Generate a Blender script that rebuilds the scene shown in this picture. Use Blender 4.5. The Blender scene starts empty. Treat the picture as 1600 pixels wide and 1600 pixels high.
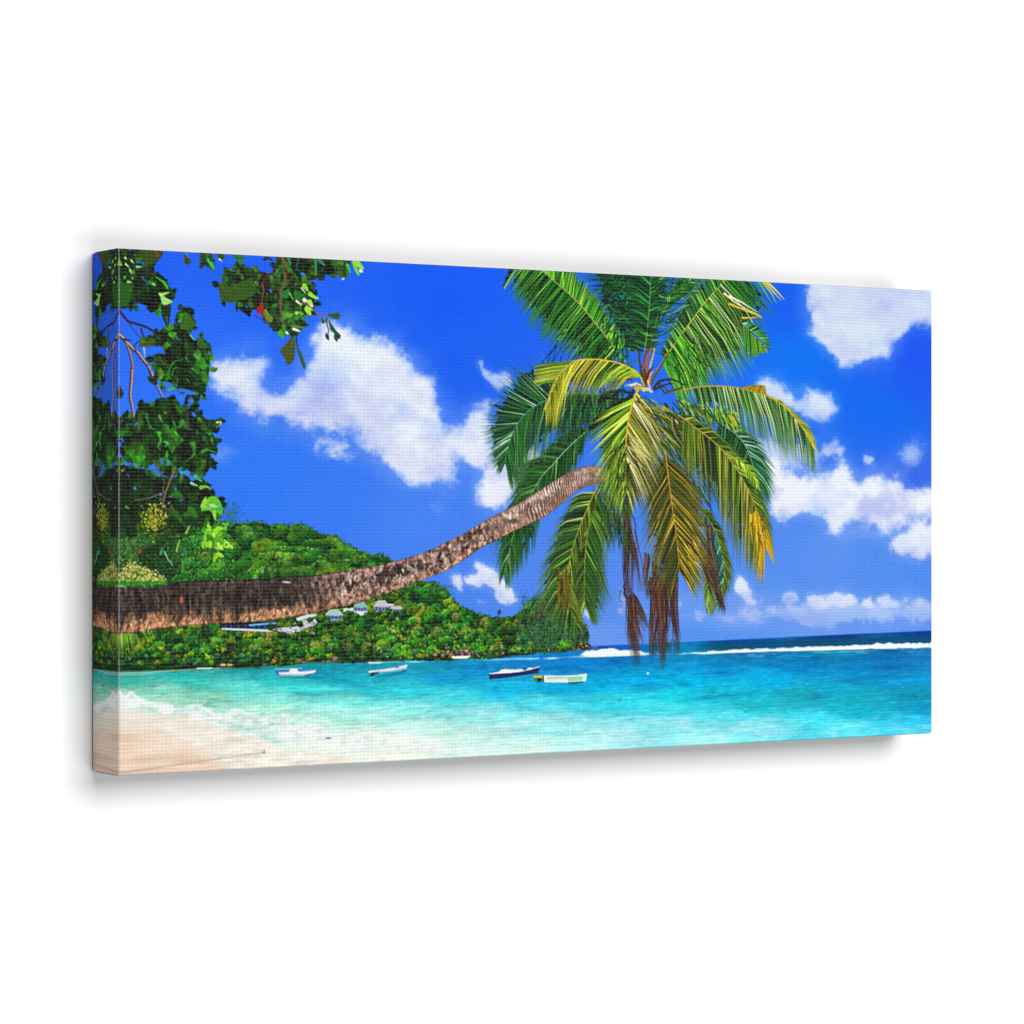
"""A stretched canvas print of a tropical bay, hanging on a white wall.

The picture on the canvas is painted with numpy onto a flat artwork sheet
(artwork units: 1600 x 800 dots, one dot = 0.381 mm of canvas) and becomes the ink
colour of the woven canvas, folded round its edges as a gallery wrap.
"""
import math
import numpy as np

AW, AH = 1600, 800                     # dots across / down the front of the canvas
WRAP = 95                              # dots folded round each side
rng = np.random.default_rng(7)

# ---------------------------------------------------------------- artwork geometry
# tracing coordinates (the sheet seen at an angle) -> flat artwork dots
_F = 4601.0
_XL, _ZL, _DX, _DZ = -0.74440, _F / 825.5, 1.69245, 1.06566


def art(x, y):
    q = (np.asarray(x, float) - 800.0) / _F
    s = (q * _ZL - _XL) / (_DX - q * _DZ)
    z = _ZL + s * _DZ
    v = 0.5 + (np.asarray(y, float) - 800.0) / _F * z
    return s * AW, v * AH


def P(pts):
    p = np.asarray(pts, float)
    a, b = art(p[:, 0], p[:, 1])
    return np.stack([a, b], 1)


def Z(pts, ox, oy, k):
    """points noted on an enlargement of the tracing -> tracing coordinates"""
    return [(ox + p[0] / k, oy + p[1] / k) for p in pts]


_s = (np.arange(AW) + 0.5) / AW
_zz = _ZL + _s * _DZ
TX = np.broadcast_to(800 + _F * (_XL + _s * _DX) / _zz, (AH, AW)).astype(np.float32)
TY = (800 + _F * (((np.arange(AH) + 0.5) / AH)[:, None] - 0.5) / _zz[None, :]).astype(np.float32)

# ---------------------------------------------------------------- sheet
img = np.zeros((AH, AW, 3), np.float32)
idm = np.zeros((AH, AW), np.int16)
PARTS = ['printed_sky']                # id -> name, parent
PARENT = [None]
PLABEL = [None]


def part(name, parent=None, label=None):
    PARTS.append(name)
    PARENT.append(parent)
    PLABEL.append(label)
    return len(PARTS) - 1


def c255(c):
    return np.asarray(c, np.float32) / 255.0


def value_noise(sx, sy, seed, shape=(AH, AW)):
    r = np.random.default_rng(seed)
    h, w = shape
    gx, gy = int(w / sx) + 3, int(h / sy) + 3
    g = r.random((gy, gx), dtype=np.float32)
    x = np.arange(w, dtype=np.float32) / sx + r.random()
    y = np.arange(h, dtype=np.float32) / sy + r.random()
    xi, yi = x.astype(int), y.astype(int)
    fx, fy = x - xi, y - yi
    fx = fx * fx * (3 - 2 * fx)
    fy = (fy * fy * (3 - 2 * fy))[:, None]
    a = g[yi][:, xi] * (1 - fx) + g[yi][:, xi + 1] * fx
    b = g[yi + 1][:, xi] * (1 - fx) + g[yi + 1][:, xi + 1] * fx
    return a * (1 - fy) + b * fy


def fbm(sx, sy, seed, octv=5, gain=0.5):
    o = np.zeros((AH, AW), np.float32)
    amp, tot = 1.0, 0.0
    for k in range(octv):
        if sx < 1.2 and sy < 1.2:
            break
        o += amp * value_noise(max(sx, 1.0), max(sy, 1.0), seed * 31 + k)
        tot += amp
        amp *= gain
        sx *= 0.5
        sy *= 0.5
    return o / tot                     # 0..1, mean .5


def smooth(a, b, x):
    t = np.clip((x - a) / (b - a), 0, 1)
    return t * t * (3 - 2 * t)


def blur(a, r):
    """three box blurs of radius r"""
    r = int(max(1, round(r)))
    for _ in range(3):
        for ax in (0, 1):
            p = np.pad(a, [(r + 1, r) if i == ax else (0, 0) for i in range(2)], mode='edge')
            c = np.cumsum(p, axis=ax, dtype=np.float64)
            n = 2 * r + 1
            a = ((c[n:] - c[:-n]) if ax == 0 else (c[:, n:] - c[:, :-n])).astype(np.float32) / n
    return a


def scatter_colour(ctrl, ky=2.5, p=2.6):
    """smooth colour field through noted colours: list of (x, y, (r, g, b))"""
    num = np.zeros((AH, AW, 3), np.float32)
    den = np.zeros((AH, AW), np.float32)
    for x, y, c in ctrl:
        d = ((TX - x) ** 2 + (ky * (TY - y)) ** 2 + 60.0) ** (-p / 2)
        num += d[..., None] * c255(c)
        den += d
    return num / den[..., None]


def inside(poly, x, y):
    n = len(poly)
    w = np.zeros(x.shape, bool)
    for i in range(n):
        x0, y0 = poly[i]
        x1, y1 = poly[(i + 1) % n]
        if y0 == y1:
            continue
        c = (y0 <= y) != (y1 <= y)
        if not c.any():
            continue
        xx = x0 + (y - y0) * (x1 - x0) / (y1 - y0)
        w ^= c & (x < xx)
    return w


def cover(poly, jig=None):
    """anti-aliased coverage of a polygon (art dots); jig = (dx, dy) fields that fray its edge"""
    poly = np.asarray(poly, float)
    pad = 2 if jig is None else 14
    x0 = max(0, int(poly[:, 0].min()) - pad)
    x1 = min(AW, int(poly[:, 0].max()) + pad + 1)
    y0 = max(0, int(poly[:, 1].min()) - pad)
    y1 = min(AH, int(poly[:, 1].max()) + pad + 1)
    if x1 <= x0 or y1 <= y0:
        return None
    xs = np.arange(x0, x1)[None, :] + 0.0
    ys = np.arange(y0, y1)[:, None] + 0.0
    a = np.zeros((y1 - y0, x1 - x0), np.float32)
    for ox, oy in ((.13, .38), (.38, .87), (.62, .13), (.87, .62)):
        X = np.broadcast_to(xs + ox, a.shape)
        Y = np.broadcast_to(ys + oy, a.shape)
        if jig is not None:
            X = X + jig[0][y0:y1, x0:x1]
            Y = Y + jig[1][y0:y1, x0:x1]
        a += inside(poly, X, Y)
    return slice(y0, y1), slice(x0, x1), a / 4


def put(sl, a, col, pid=None):
    ys, xs, = sl
    v = img[ys, xs]
    v += a[..., None] * (col - v)
    if pid is not None:
        idm[ys, xs][a > 0.5] = pid


def fill(pts, col, pid=None, jig=None, alpha=1.0, traced=True):
    r = cover(P(pts) if traced else pts, jig)
    if r is None:
        return
    ys, xs, a = r
    c = col[ys, xs] if isinstance(col, np.ndarray) and col.ndim == 3 else c255(col)
    put((ys, xs), a * alpha, c, pid)


def dab(x, y, rx, ry, ang, col, alpha=1.0, pid=None, hard=1.0):
    """ellipse in art dots; col already 0..1"""
    R = max(rx, ry) + 1.5
    x0, x1 = max(0, int(x - R)), min(AW, int(x + R) + 1)
    y0, y1 = max(0, int(y - R)), min(AH, int(y + R) + 1)
    if x1 <= x0 or y1 <= y0:
        return
    X = np.arange(x0, x1) + 0.5 - x
    Y = (np.arange(y0, y1) + 0.5 - y)[:, None]
    c, s = math.cos(ang), math.sin(ang)
    u = (X * c + Y * s) / rx
    w = (Y * c - X * s) / ry
    d = np.sqrt(u * u + w * w)
    a = np.clip((1 - d) * min(rx, ry) * hard + 0.5, 0, 1) * alpha
    put((slice(y0, y1), slice(x0, x1)), a.astype(np.float32), col, pid)


def stroke(p, w0, w1, col, pid=None, alpha=1.0, col2=None):
    """tapered polyline, art dots; w = full widths at both ends"""
    p = np.asarray(p, float)
    L = np.concatenate([[0], np.cumsum(np.hypot(*np.diff(p, axis=0).T))])
    R = max(w0, w1) / 2 + 1.5
    x0, x1 = max(0, int(p[:, 0].min() - R)), min(AW, int(p[:, 0].max() + R) + 1)
    y0, y1 = max(0, int(p[:, 1].min() - R)), min(AH, int(p[:, 1].max() + R) + 1)
    if x1 <= x0 or y1 <= y0 or L[-1] < .01:
        return
    X = np.arange(x0, x1)[None, :] + 0.5
    Y = np.arange(y0, y1)[:, None] + 0.5
    best = np.full((y1 - y0, x1 - x0), -9.0)
    T = np.zeros_like(best)
    for i in range(len(p) - 1):
        ax, ay = p[i]
        bx, by = p[i + 1]
        dx, dy = bx - ax, by - ay
        l2 = dx * dx + dy * dy + 1e-9
        t = np.clip(((X - ax) * dx + (Y - ay) * dy) / l2, 0, 1)
        d = np.hypot(X - ax - t * dx, Y - ay - t * dy)
        tt = (L[i] + t * (L[i + 1] - L[i])) / L[-1]
        k = (w0 + (w1 - w0) * tt) / 2 - d
        m = k > best
        best[m] = k[m]
        T[m] = tt[m]
    wid = w0 + (w1 - w0) * T
    a = np.clip(best + 0.5, 0, 1) * np.clip(wid, 0.15, 1) * alpha
    c = col if col2 is None else col + (col2 - col) * T[..., None].astype(np.float32)
    put((slice(y0, y1), slice(x0, x1)), a.astype(np.float32), c, pid)


def spline(pts, n):
    """Catmull-Rom through points"""
    p = np.asarray(pts, float)
    p = np.vstack([2 * p[0] - p[1], p, 2 * p[-1] - p[-2]])
    m = len(p) - 3
    t = np.linspace(0, m - 1e-6, n)
    i = t.astype(int)
    f = (t - i)[:, None]
    a, b, c, d = p[i], p[i + 1], p[i + 2], p[i + 3]
    return 0.5 * (2 * b + (c - a) * f + (2 * a - 5 * b + 4 * c - d) * f ** 2 + (3 * b - 3 * c + d - a) * f ** 3)


def pick(cols, r=None):
    r = r or rng
    return c255(cols[int(r.integers(len(cols)))])


JX = (fbm(22, 22, 101, 5, .6) - .5) * 22
JY = (fbm(22, 22, 102, 5, .6) - .5) * 22
JIG = (JX * .5, JY * .5)
FINE = (JX * .22, JY * .22)
LOBED = ((fbm(9, 9, 103, 3) - .5) * 12, (fbm(9, 9, 104, 3) - .5) * 12)

# ---------------------------------------------------------------- sky
sky = scatter_colour([
    (190, 400, (34, 96, 242)), (400, 420, (34, 98, 246)), (700, 430, (26, 92, 246)), (280, 560, (44, 112, 252)),
    (400, 760, (50, 122, 246)), (500, 800, (58, 124, 246)), (700, 470, (24, 92, 246)), (700, 560, (28, 96, 242)),
    (650, 820, (72, 132, 244)), (850, 900, (80, 136, 238)), (760, 560, (30, 98, 240)),
    (950, 930, (88, 138, 236)), (1200, 960, (92, 150, 240)), (1400, 960, (92, 148, 240)),
    (1300, 870, (92, 146, 240)), (1400, 880, (82, 144, 240)), (1250, 560, (16, 116, 244)), (1440, 600, (28, 92, 240)),
    (1380, 640, (18, 106, 240)), (1250, 480, (22, 96, 240)), (1440, 560, (30, 86, 240)), (1440, 760, (54, 104, 234)),
    (1440, 860, (80, 136, 240)), (1100, 980, (86, 148, 240)), (930, 1000, (104, 152, 240)), (185, 700, (52, 122, 250))],
    ky=1.4, p=2.4)
img[:] = sky * (0.985 + 0.03 * fbm(3, 3, 5, 2))[..., None]

# clouds: traced outlines, softened and frayed by noise
N1 = fbm(70, 55, 11, 7, .58)
N2 = fbm(26, 22, 12, 5, .6)
N3 = fbm(11, 9, 14, 4, .62)
J3X, J3Y = (fbm(11, 10, 16, 3, .55) - .5) * 9, (fbm(11, 10, 17, 3, .55) - .5) * 9
SH = fbm(110, 60, 13, 5, .55)


def cloud(pts, soft, label=None, fray=1.0, opac=1.0, lit=(234, 241, 249), dim=(188, 196, 240), shade=.5, under=0.0):
    r = cover(P(pts), (JX * fray * 1.3 + J3X * .6, JY * fray * 1.3 + J3Y * .6))
    m = np.zeros((AH, AW), np.float32)
    m[r[0], r[1]] = r[2]
    small = soft < 4
    soft = soft * (1.3 if small else 2.0)
    b = blur(m, soft)
    wide = blur(m, soft * 2.2)
    n = (N1 - .5) * (1.2 if small else 2.6) + (N2 - .5) * 1.3 + (N3 - .5) * .7
    band = np.sqrt(np.clip(4 * b * (1 - b), 0, 1))
    v = b + n * .62 * band * (.55 + .45 * fray)
    v = v + (N3 - .5) * .9 * band * small
    a = smooth(.0, .88, v) if small else smooth(.08, .96, v)
    thin = np.clip((fbm(90, 70, 18, 6, .6) - .5) * 3.4, 0, 1) * .20      # blue showing through the cloud
    a = a * (1 - thin)
    haze = smooth(.02, .6, wide * 1.15 + (N1 - .5) * 1.5 * np.sqrt(np.clip(wide, 0, 1))) * .22
    a = np.maximum(a, haze * (wide > .02))
    a = np.clip(a, 0, 1) * opac
    pid = part('printed_cloud', 0, label)
    k = np.clip(.5 + (SH - .5) * 5.0 * shade + (N2 - .5) * 1.3 * shade + (wide - .55) * .5, 0, 1)
    col = c255(dim) + k[..., None] * (c255(lit) - c255(dim))
    up = np.zeros_like(wide)
    sh_ = 5 if small else 16
    up[sh_:] = wide[:-sh_]
    up[:sh_] = wide[0]
    k = np.clip(k + (wide - up) * (1.6 if small else 1.3), 0, 1)
    col = c255(dim) + k[..., None] * (c255(lit) - c255(dim))
    rim = smooth(.25, .5, a) * (1 - smooth(.55, .95, wide))
    col = col + rim[..., None] * .35 * (c255((236, 240, 250)) - col)
    v = img
    v += a[..., None] * (col - v)
    idm[a > .5] = pid


R5 = (320, 500, 3.3333)
cloud(Z([(20, 250), (60, 185), (150, 175), (240, 180), (320, 165), (360, 205), (385, 255), (355, 280), (325, 310), (300, 352),
         (340, 372), (400, 367), (445, 340), (455, 300), (490, 285), (530, 240), (540, 190), (530, 130), (545, 85), (590, 45), (640, 25), (700, 35),
         (760, 28), (810, 75), (850, 65), (880, 85), (915, 58), (960, 95), (1010, 125), (1060, 155), (1090, 205), (1130, 245), (1180, 265),
         (1235, 255), (1245, 300), (1235, 380), (1225, 440), (1225, 500), (1255, 560), (1285, 562), (1310, 520), (1350, 490), (1400, 460),
         (1400, 400), (1440, 385), (1500, 420), (1495, 480), (1490, 560), (1500, 650), (1510, 720), (1490, 755), (1440, 765), (1390, 745),
         (1345, 715), (1312, 740), (1310, 790), (1340, 860), (1355, 885), (1300, 885), (1240, 865), (1180, 875), (1120, 865), (1060, 835),
         (1005, 785), (965, 735), (900, 725), (820, 705), (740, 715), (660, 695), (600, 705), (555, 705), (565, 655), (600, 635), (640, 655),
         (700, 660), (800, 655), (850, 645), (820, 600), (740, 575), (680, 548), (620, 525), (540, 525), (460, 525), (380, 520), (300, 510),
         (220, 485), (180, 450), (140, 410), (60, 398), (25, 370), (12, 310)], *R5), 6,
      'broad white cumulus printed left of the palm crown', fray=.8, shade=.45)
cloud(Z([(480, 150), (480, 200), (500, 300), (530, 400), (540, 470), (515, 540), (560, 560), (600, 620), (650, 680), (720, 740), (780, 790),
         (850, 800), (920, 780), (1000, 780), (1060, 760), (1110, 770), (1150, 720), (1120, 660), (1150, 600), (1220, 590), (1240, 530),
         (1320, 530), (1380, 480), (1440, 420), (1440, 200), (900, 150)], 1150, 400, 4.571), 5,
      'white cloud printed in the upper right corner', lit=(214, 228, 242), dim=(192, 202, 240), fray=.9)
cloud([(1180, 584), (1212, 588), (1224, 606), (1246, 618), (1268, 606), (1292, 612), (1310, 640), (1292, 662), (1260, 658), (1232, 646), (1202, 628), (1184, 612)], 4, opac=.9)
cloud(Z([(570, 1280), (640, 1330), (700, 1300), (740, 1350), (780, 1420), (740, 1460), (650, 1450), (580, 1420)], 1150, 400, 4.571), 4, opac=.85)
cloud(Z([(900, 1430), (950, 1425), (990, 1460), (960, 1500), (915, 1480)], 1150, 400, 4.571), 3, opac=.7)
cloud(Z([(1150, 1360), (1240, 1320), (1330, 1320), (1350, 1400), (1280, 1480), (1250, 1560), (1200, 1520)], 1150, 400, 4.571), 5, opac=.62)
cloud([(1175, 682), (1215, 684), (1250, 700), (1300, 690), (1318, 706), (1300, 726), (1250, 730), (1215, 742), (1180, 745)], 6, opac=.72)
cloud([(1190, 720), (1215, 715), (1235, 740), (1255, 750), (1268, 738), (1285, 742), (1300, 724), (1325, 730), (1345, 752), (1380, 748), (1420, 758),
       (1470, 768), (1470, 800), (1400, 826), (1380, 833), (1345, 812), (1320, 806), (1312, 832), (1290, 838), (1296, 808), (1270, 798), (1250, 804),
       (1220, 815), (1195, 806)], 5, 'long white cloud bank printed right of the palm', fray=.8, shade=.8, lit=(238, 242, 250))
cloud(Z([(1240, 180), (1290, 130), (1340, 110), (1400, 60), (1490, 45), (1490, 228), (1400, 225), (1320, 215), (1280, 210)], 1000, 800, 3.2), 4, lit=(226, 234, 248))
cloud(Z([(490, 310), (520, 330), (545, 375), (560, 420), (580, 460), (540, 460), (505, 425), (470, 385)], 1000, 800, 3.2), 2.5, fray=.55, opac=.9)
for q in ([(600, 430), (628, 435), (620, 448), (602, 446)],
          [(705, 440), (712, 405), (750, 395), (790, 420), (805, 450), (750, 458)],
          [(725, 470), (790, 465), (830, 490), (800, 515), (740, 500)],
          [(830, 430), (860, 412), (910, 440), (945, 490), (910, 505), (870, 475)],
          [(930, 445), (960, 430), (990, 402), (1050, 420), (1095, 450), (1060, 470), (960, 468)],
          [(1105, 455), (1150, 430), (1190, 460), (1150, 492)],
          [(1185, 435), (1240, 420), (1290, 450), (1290, 482), (1210, 478)],
          [(1305, 435), (1330, 420), (1360, 450), (1320, 463)],
          [(1375, 475), (1420, 455), (1470, 480), (1470, 502), (1390, 494)],
          [(270, 505), (320, 500), (330, 530), (280, 535)], [(510, 500), (560, 505), (570, 525), (520, 525)],
          [(620, 470), (680, 480), (670, 505), (625, 500)], [(360, 525), (430, 515), (470, 530), (380, 545)]):
    cloud(Z(q, 1000, 800, 3.2), 2, fray=.6, opac=.78 if q[0][1] < 465 else .42, shade=.8, lit=(232, 240, 252), dim=(170, 190, 242))
S2 = (600, 860, 4.706)
cloud(Z([(460, 210), (500, 160), (560, 170), (580, 240), (560, 310), (540, 250), (480, 240)], *S2), 2.5, fray=.6, opac=.95)
cloud(Z([(650, 110), (690, 80), (740, 130), (790, 125), (850, 170), (880, 230), (930, 290), (980, 330), (980, 370), (920, 410), (870, 390),
         (840, 350), (800, 290), (740, 260), (680, 280), (620, 260), (605, 210), (640, 185), (690, 190), (680, 150)], *S2), 2.5,
      'small white cloud printed between the trunk and the headland', fray=.6, lit=(238, 244, 252))
cloud(Z([(665, 345), (720, 360), (780, 375), (740, 395), (690, 390)], *S2), 2.5, fray=.6, opac=.7)
cloud(Z([(1470, 430), (1500, 460), (1550, 460), (1590, 500), (1570, 530), (1480, 520)], *S2), 2.5, fray=.6)
cloud(Z([(1540, 330), (1590, 320), (1600, 350), (1550, 360)], *S2), 3, fray=.6, opac=.5)
cloud(Z([(205, 850), (280, 840), (300, 920), (250, 960), (215, 920)], 930, 780, 5.714), 3, fray=.6, opac=.7)
cloud(Z([(190, 970), (280, 980), (260, 1050), (210, 1020)], 930, 780, 5.714), 3, fray=.6, opac=.6)
cloud(Z([(740, 910), (790, 910), (770, 975), (745, 970)], 930, 780, 5.714), 3, fray=.6, opac=.7)
cloud(Z([(440, 1000), (490, 1000), (480, 1060), (445, 1050)], 930, 780, 5.714), 3, fray=.6, opac=.5)
cloud([(742, 568), (752, 566), (772, 590), (790, 580), (800, 600), (780, 612), (762, 598)], 3, fray=.7, opac=.75)
cloud([(746, 764), (770, 726), (800, 698), (840, 694), (850, 740), (815, 776), (782, 800), (752, 786)], 5, fray=.8, lit=(236, 240, 250))
cloud([(658, 772), (680, 778), (700, 792), (690, 800), (668, 790)], 4, opac=.45)
cloud([(325, 695), (360, 700), (362, 722), (330, 724)], 5, opac=.3)
cloud([(1110, 966), (1135, 958), (1160, 950), (1200, 953), (1218, 940), (1250, 946), (1262, 935), (1290, 941), (1310, 930), (1345, 938), (1375, 935), (1400, 942), (1420, 936), (1470, 950),
       (1480, 968), (1400, 968), (1330, 971), (1270, 975), (1180, 976), (1120, 974)], 4.5, 'low bank of small clouds above the horizon', opac=.6, lit=(214, 224, 248), dim=(160, 176, 240))
# thin lavender veil low over the horizon
veil = smooth(900, 950, TY) * smooth(880, 1000, TX) * np.clip((fbm(120, 22, 15, 5) - .36) * 2.2, 0, 1) * (1 - .55 * smooth(965, 985, TY))
img += (veil * .34)[..., None] * (c255((162, 182, 244)) - img)

# ---------------------------------------------------------------- sea
HOR = 1010.5 + (TX - 920) * (985.5 - 1010.5) / (1457 - 920)       # traced horizon line
shore_x = np.interp(TX[0], [140, 185, 280, 400, 520, 620, 700, 760, 830, 880, 925, 1500],
                    [1047, 1047, 1046, 1041, 1033, 1031, 1030, 1028, 1020, 1017, 1012, 984]).astype(np.float32)
SEALINE = np.maximum(shore_x[None, :] - 0, HOR - 0) * (TX <= 925) + HOR * (TX > 925)
seacol = scatter_colour([
    (1450, 990, (8, 62, 150)), (1300, 994, (10, 66, 156)), (1150, 1001, (12, 72, 164)), (950, 1010, (14, 84, 182)),
    (1450, 1000, (6, 78, 136)), (1300, 1004, (8, 80, 132)), (1150, 1010, (10, 92, 150)),
    (1100, 1022, (12, 140, 190)), (1300, 1019, (14, 140, 190)), (1450, 1024, (26, 130, 196)),
    (1250, 1040, (10, 134, 200)), (1400, 1040, (16, 122, 190)), (1120, 1045, (8, 146, 212)), (1330, 1052, (10, 150, 214)),
    (1200, 1062, (6, 168, 218)), (1420, 1062, (14, 150, 208)), (1080, 1066, (4, 172, 216)), (1000, 1060, (4, 166, 222)),
    (1300, 1075, (16, 160, 196)), (1430, 1085, (16, 140, 172)), (1250, 1088, (22, 162, 178)), (1350, 1090, (18, 154, 174)), (1150, 1085, (18, 172, 196)),
    (1180, 1104, (22, 176, 192)), (1330, 1112, (14, 172, 196)), (1440, 1110, (12, 150, 190)), (1060, 1090, (22, 190, 206)),
    (960, 1095, (44, 204, 220)), (1040, 1108, (64, 212, 226)), (1150, 1116, (60, 210, 226)), (1280, 1122, (60, 212, 232)), (1430, 1126, (40, 196, 234)),
    (1050, 1130, (140, 222, 232)), (1180, 1135, (130, 222, 234)), (1320, 1138, (90, 222, 234)), (1430, 1140, (70, 208, 236)),
    (950, 1150, (170, 230, 234)), (1100, 1155, (150, 232, 234)), (850, 1130, (158, 228, 228)), (820, 1170, (206, 238, 230)), (900, 1170, (186, 238, 232)),
    (700, 1030, (20, 150, 196)), (820, 1026, (16, 124, 200)), (880, 1024, (14, 118, 200)), (900, 1040, (14, 128, 206)), (960, 1030, (12, 124, 196)),
    (640, 1050, (24, 160, 190)), (700, 1060, (18, 158, 206)), (760, 1045, (14, 144, 206)), (860, 1075, (8, 166, 216)), (780, 1080, (16, 170, 210)), (930, 1070, (6, 172, 222)),
    (640, 1080, (42, 190, 204)), (720, 1090, (60, 202, 214)), (840, 1095, (70, 206, 220)),
    (640, 1110, (130, 222, 214)), (750, 1115, (140, 224, 222)), (650, 1140, (188, 232, 220)), (740, 1150, (190, 234, 224)),
    (640, 1175, (230, 236, 222)), (740, 1180, (214, 238, 228)), (700, 1165, (212, 236, 224)),
    (190, 1051, (46, 178, 164)), (280, 1052, (40, 176, 170)), (400, 1046, (30, 160, 168)), (500, 1042, (28, 150, 168)), (580, 1038, (24, 150, 172)),
    (190, 1066, (56, 186, 168)), (300, 1065, (60, 196, 180)), (420, 1062, (40, 184, 184)), (540, 1062, (24, 168, 190)), (500, 1052, (24, 150, 178)),
    (380, 1074, (90, 214, 204)), (260, 1078, (130, 214, 194)), (190, 1082, (150, 206, 180)), (480, 1076, (56, 204, 204)), (580, 1078, (40, 190, 206)),
    (330, 1092, (128, 200, 176)), (430, 1092, (122, 220, 206)), (540, 1094, (110, 220, 212)), (260, 1094, (150, 200, 172)),
    (420, 1108, (160, 220, 198)), (520, 1112, (160, 226, 212)), (380, 1120, (176, 216, 194)), (590, 1120, (166, 226, 214)),
    (480, 1128, (196, 230, 214)), (580, 1150, (214, 234, 220)), (500, 1165, (232, 236, 222)), (590, 1185, (236, 238, 224))], ky=3.2, p=3.2)
streak = fbm(90, 9, 21, 6, .62) - .5
fine = fbm(16, 3.4, 22, 4, .65) - .5
chop = fbm(9, 2.6, 23, 3, .6) - .5
seacol = seacol * (1 + .07 * smooth(1040, 1080, TY))[..., None]
depth = np.clip((TY - SEALINE) / 120.0, 0, 1)
sea = seacol * (1 + (streak * .46 + fine * .30 + chop * .22) * (1 - .5 * depth))[..., None]
patch = np.clip((fbm(130, 16, 24, 5, .6) - .56) * 5, 0, 1) * smooth(1018, 1030, TY) * smooth(930, 1060, TX) * (1 - smooth(1090, 1112, TY))
sea += (patch * .42)[..., None] * (c255((10, 92, 160)) - sea)
# pale ripples in the shallows
rip = np.clip((fbm(24, 4.5, 25, 5, .64) - .5) * 4.2, -1, 1)
shal = smooth(1062, 1130, TY + (620 - TX) * .03)
sea += (np.clip(rip, 0, 1) * shal * .34)[..., None] * (c255((244, 252, 246)) - sea)
sea -= (np.clip(-rip, 0, 1) * shal * .10)[..., None] * (sea - c255((70, 190, 200)))
SEA = part('printed_sea')
m = smooth(-.7, .7, TY - SEALINE)
img += m[..., None] * (np.clip(sea, 0, 1) - img)
idm[m > .5] = SEA

# wavelets and glints
for i in range(1500):
    y = 1014 + 120 * rng.uniform() ** 1.3
    x = rng.uniform(190, 1456)
    a0, b0 = art(x, y)
    if 0 < int(b0) < AH and idm[int(b0), min(int(a0), AW - 1)] == SEA and y > 1022 + max(0, (900 - x)) * .03:
        near = (y - 1014) / 120
        up = rng.uniform() < .5
        base_ = img[int(b0), min(int(a0), AW - 1)]
        dab(a0, b0, rng.uniform(3, 9) * (.5 + near), rng.uniform(.5, 1.0) * (.6 + near * .8), rng.normal(0, .05), np.clip(base_ * (1.16 if up else .82) + (.03 if up else 0), 0, 1), .55)

# dark swell behind the breaker, then the white breaker itself
BRK = np.interp(TX[0], [1060, 1100, 1150, 1200, 1300, 1400, 1470], [1021, 1021, 1018, 1016, 1013.2, 1009.5, 1008])[None, :]
sw = smooth(1060, 1130, TX) * smooth(-17, -11, TY - BRK) * (1 - smooth(-6, -1, TY - BRK))
img += (sw * .6 * (0.6 + .8 * fbm(60, 4, 26, 4)))[..., None] * (c255((6, 74, 104)) - img)
nb = (fbm(14, 9, 27, 5, .65) - .5)
BREAK = part('printed_wave', SEA, 'white breaker along the horizon on the right')
thick = np.interp(TX[0], [1075, 1100, 1160, 1250, 1330, 1400, 1460], [.4, 2.2, 3, 3.6, 4.2, 5.2, 5.5])[None, :]
d = np.abs(TY - BRK + nb * 2.4) - thick * (.82 + nb * 1.1)
a = (1 - smooth(-.9, .9, d)) * smooth(1072, 1085, TX)
img += a[..., None] * (c255((248, 250, 250)) - img)
idm[a > .5] = BREAK
lace = np.clip((fbm(24, 3, 28, 5, .6) - .52) * 5, 0, 1) * smooth(1090, 1200, TX) * smooth(2, 6, TY - BRK) * (1 - smooth(8, 15, TY - BRK))
img += (lace * .45)[..., None] * (c255((170, 215, 240)) - img)
# the surge off the headland and its trailing line
SURGE = part('printed_wave', SEA, 'white surf breaking off the headland')
top = np.interp(TX[0], [908, 915, 930, 945, 957, 975, 1000, 1012, 1040], [1022, 1019, 1016, 1014.5, 1014, 1016.5, 1018, 1020, 1022])[None, :] + nb * 5
bot = np.interp(TX[0], [905, 930, 960, 1000, 1040], [1025, 1027, 1026, 1024, 1022.5])[None, :] + nb * 1.5
a = smooth(-.8, .8, TY - top) * smooth(-.8, .8, bot - TY) * smooth(903, 912, TX) * (1 - smooth(1008, 1030, TX + nb * 30))
img += a[..., None] * (c255((246, 250, 250)) - img)
idm[a > .5] = SURGE
ln = np.interp(TX[0], [700, 800, 850, 900, 960, 1000, 1080], [1033, 1030.5, 1029.5, 1027, 1025, 1023.5, 1021])[None, :]
a = (1 - smooth(.2, 1.6, np.abs(TY - ln + nb * 1.5) - .6)) * smooth(700, 860, TX) * (1 - smooth(1060, 1090, TX)) * np.clip(.35 + (fbm(20, 3, 29, 4) - .4) * 3, 0, 1)
img += (a * .85)[..., None] * (c255((232, 244, 248)) - img)

# ---------------------------------------------------------------- beach and wash
BEACH = part('printed_beach')
edge = np.interp(TX[0], [140, 185, 240, 300, 340, 400, 440, 480, 560, 640, 700, 780],
                 [1102, 1098, 1104, 1116, 1130, 1150, 1162, 1172, 1188, 1202, 1216, 1235])[None, :]
wob = (fbm(60, 14, 31, 5, .6) - .5)
k = smooth(-6, 6, TY - edge - 4 + wob * 20)
wash = c255((244, 236, 222)) + (fbm(80, 8, 32, 5, .6) - .5)[..., None] * .16
sandc = c255((240, 212, 190)) + (fbm(120, 8, 33, 6, .6) - .5)[..., None] * c255((40, 56, 66)) * 1.3 + (fbm(3, 2, 34, 2) - .5)[..., None] * .05
s_edge = np.interp(TX[0], [140, 185, 260, 300, 340, 360, 420, 480, 560], [1132, 1136, 1152, 1168, 1192, 1206, 1222, 1232, 1260])[None, :]
sk = smooth(-14, 18, TY - s_edge + wob * 26)
lacy = fbm(34, 9, 40, 6, .66) - .5
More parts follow.
